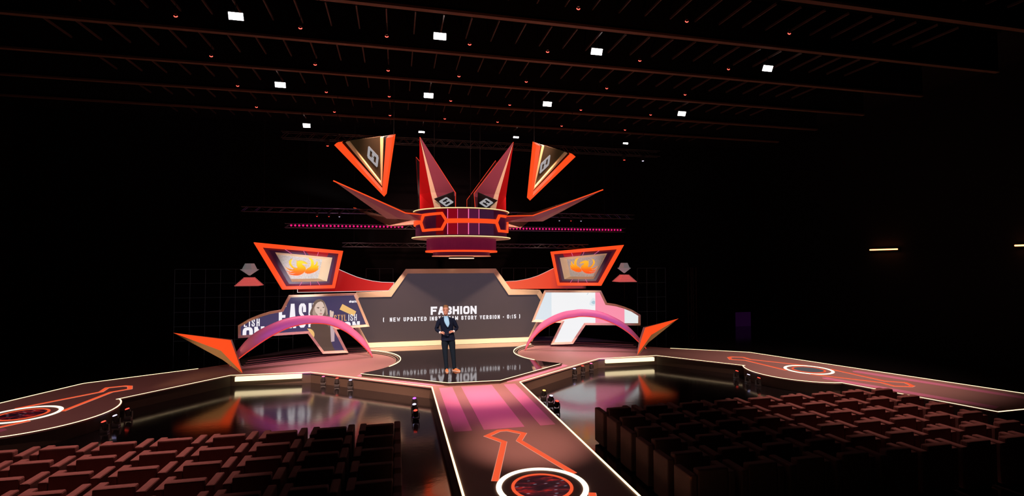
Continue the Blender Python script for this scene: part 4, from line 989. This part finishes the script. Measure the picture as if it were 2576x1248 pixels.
# shirt, jacket, trousers as lofted clothing around the body
def torso_rings(spec, n=48): return ell_rings(spec, n)
sh = [(.03, .0, 1.20, .12, .09), (.02, .0, 1.32, .13, .10), (.012, -.002, 1.42, .13, .095), (.008, -.002, 1.48, .100, .080), (.004, -.008, 1.515, .066, .062), (.002, -.012, 1.545, .060, .060)]
MB().loft(torso_rings(sh), caps=False).build('shirt', SHIRT, per, smooth=True)
m = MB()
for s in (-1, 1): m.add([(.003+s*.004, -.085, 1.512), (.003+s*.052, -.072, 1.548), (.003+s*.062, -.040, 1.552), (.003+s*.066, -.055, 1.50), (.003+s*.040, -.108, 1.475)], [(0, 1, 2, 3, 4)])
m.build('shirt_collar', SHIRT, per)
jk = [(.065, .015, .855, .198, .135), (.065, .013, .92, .192, .132), (.058, .008, 1.00, .180, .125), (.048, .004, 1.08, .170, .120), (.040, .0, 1.16, .170, .122), (.034, .0, 1.24, .180, .128), (.026, .0, 1.32, .190, .132), (.018, .002, 1.39, .196, .126), (.012, .004, 1.445, .205, .112), (.008, .006, 1.485, .160, .094), (.006, .008, 1.515, .085, .070), (.004, .010, 1.535, .070, .062)]
fine = []
for i in range(len(jk)-1):
    for t in (0, .25, .5, .75): fine.append(tuple(jk[i][q]+(jk[i+1][q]-jk[i][q])*t for q in range(5)))
fine.append(jk[-1])
MB().loft(torso_rings(fine, 60)).build('jacket', SUIT, per, smooth=True)
def jacket_front(x, z, off):
    """point on the front of the jacket, moved off it towards the hall"""
    for a, b in zip(jk, jk[1:]):
        if a[2] <= z <= b[2]: break
    t = min(1, max(0, (z-a[2])/(b[2]-a[2]))); cx, cy, _, rx, ry = [a[q]+(b[q]-a[q])*t for q in range(5)]
    u = max(-.97, min(.97, (x-cx)/rx)); return (x, cy-ry*math.sqrt(1-u*u)-off, z)
def front_patch(rows, off, name, m, k=8):
    """rows of (z, left, right) laid over the jacket front"""
    mb = MB(); mb.v = [jacket_front(l+(r_-l)*i/k, z, off) for z, l, r_ in rows for i in range(k+1)]
    mb.f = [(a*(k+1)+i, a*(k+1)+i+1, (a+1)*(k+1)+i+1, (a+1)*(k+1)+i) for a in range(len(rows)-1) for i in range(k)]
    o = mb.build(name, m, per, smooth=True); md = o.modifiers.new('t', 'SOLIDIFY'); md.thickness = .006; md.offset = 1; return o
front_patch([(1.228, .056, .060), (1.27, .028, .080), (1.32, -.004, .104), (1.36, -.026, .104), (1.42, -.046, .094), (1.47, -.054, .082), (1.51, -.056, .070), (1.53, -.050, .062)], .004, 'shirt_front', SHIRT)
front_patch([(1.215, .040, .058), (1.27, .000, .030), (1.32, -.040, -.002), (1.36, -.064, -.024), (1.41, -.088, -.043), (1.44, -.100, -.048), (1.475, -.084, -.053), (1.50, -.080, -.055), (1.53, -.062, -.048)], .010, 'jacket_lapel', SUIT)
front_patch([(1.215, .058, .076), (1.27, .078, .110), (1.32, .102, .142), (1.36, .102, .145), (1.41, .094, .142), (1.44, .090, .142), (1.475, .080, .112), (1.50, .072, .096), (1.53, .060, .072)], .010, 'jacket_lapel', SUIT)
front_patch([(.857, .118, .128), (.92, .086, .092), (1.00, .060, .064)], .003, 'jacket_opening', mat('dark_lining', (.004, .005, .008), .9))
front_patch([(1.345, .098, .135), (1.352, .098, .135)], .013, 'chest_seam', mat('seam_thread', (.02, .03, .05), .8))
def limb(spec, n=18):
    out = []
    P = [Vector(s_[:3]) for s_ in spec]
    for i, p in enumerate(P):
        t = (P[min(i+1, len(P)-1)]-P[max(i-1, 0)]).normalized(); q = t.cross(Vector((0, 1, 0))); q.normalize(); u = q.cross(t)
        r = spec[i][3]; out.append([tuple(p+q*r*math.cos(2*PI*k/n)+u*r*math.sin(2*PI*k/n)*(spec[i][4] if len(spec[i]) > 4 else 1)) for k in range(n)])
    return out
for spec in ([(-.12, .005, 1.435, .045), (-.165, .005, 1.425, .062), (-.205, .012, 1.35, .064), (-.235, .02, 1.26, .056), (-.262, .03, 1.18, .053), (-.250, .010, 1.160, .053), (-.218, -.035, 1.138, .047), (-.185, -.090, 1.115, .042), (-.163, -.128, 1.100, .039)],
             [(.14, .005, 1.440, .045), (.190, .005, 1.430, .062), (.235, .012, 1.36, .064), (.272, .02, 1.28, .057), (.308, .03, 1.20, .054), (.298, .008, 1.180, .053), (.274, -.035, 1.162, .047), (.246, -.088, 1.140, .042), (.226, -.124, 1.126, .039)]):
    MB().loft(limb(spec)).build('jacket_sleeve', SUIT, per, smooth=True)
for a, b in (((-.166, -.123, 1.102), (-.147, -.150, 1.093)), ((.229, -.119, 1.128), (.209, -.148, 1.118))): MB().tube([a, b], .035, 14).build('shirt_cuff', CUFF, per, smooth=True)
MB().tube([(.062, -.128, 1.005), (.062, -.137, 1.005)], .010, 10).build('jacket_button', mat('grey_button', (.35, .35, .4), .3), per)
for spec in ([(.02, .015, .93, .105, 1.1), (-.012, .015, .86, .108, 1.05), (-.025, .012, .76, .098), (-.02, .008, .62, .080), (-.012, .0, .48, .070), (.0, .005, .34, .062), (.012, .02, .20, .056), (.022, .028, .09, .055), (.024, .028, .055, .056)],
             [(.11, .015, .93, .105, 1.1), (.148, .015, .86, .108, 1.05), (.170, .012, .76, .098), (.188, .008, .62, .080), (.205, .0, .48, .070), (.218, .005, .34, .062), (.230, .02, .20, .056), (.236, .028, .10, .054), (.238, .028, .065, .055)]):
    MB().loft(limb(spec)).build('trouser_leg', TROU, per, smooth=True)
def shoe(x, y, rz, z=0):
    f = empty('shoe', (x, y, z), rz); f.parent = per
    u = MB(); prof = [(.045, .030, .055), (.03, .040, .085), (-.01, .043, .085), (-.06, .042, .066), (-.11, .044, .050), (-.16, .042, .040), (-.20, .030, .030), (-.222, .012, .020)]
    rings = []
    for yy, hw, hh_ in prof: rings.append([(hw*math.cos(a)*1.0, yy, .012+max(0, math.sin(a))*hh_) for a in [PI*k/10 for k in range(11)]])
    u.loft(rings); u.build('shoe_upper', SHOE, f, smooth=True)
    o = [(hw*1.06, yy) for yy, hw, _ in prof]; MB().prism(o+[(-a, b) for a, b in o][::-1], lambda a, b, d: (a, b, d), .014, 0).build('shoe_sole', SOLE, f)
shoe(.024, .035, .12); shoe(.238, .035, .85)
card = MB().box((-.055, -.262, 1.082), (.115, -.205, 1.086)).build('cue_card', mat('dark_card', (.02, .015, .02), .4)); card.matrix_parent_inverse = Matrix()
card.matrix_world = per.matrix_world
card.location = per.location; card.rotation_euler = per.rotation_euler
tag(card, 'small dark card held in both hands of the presenter', 'card')
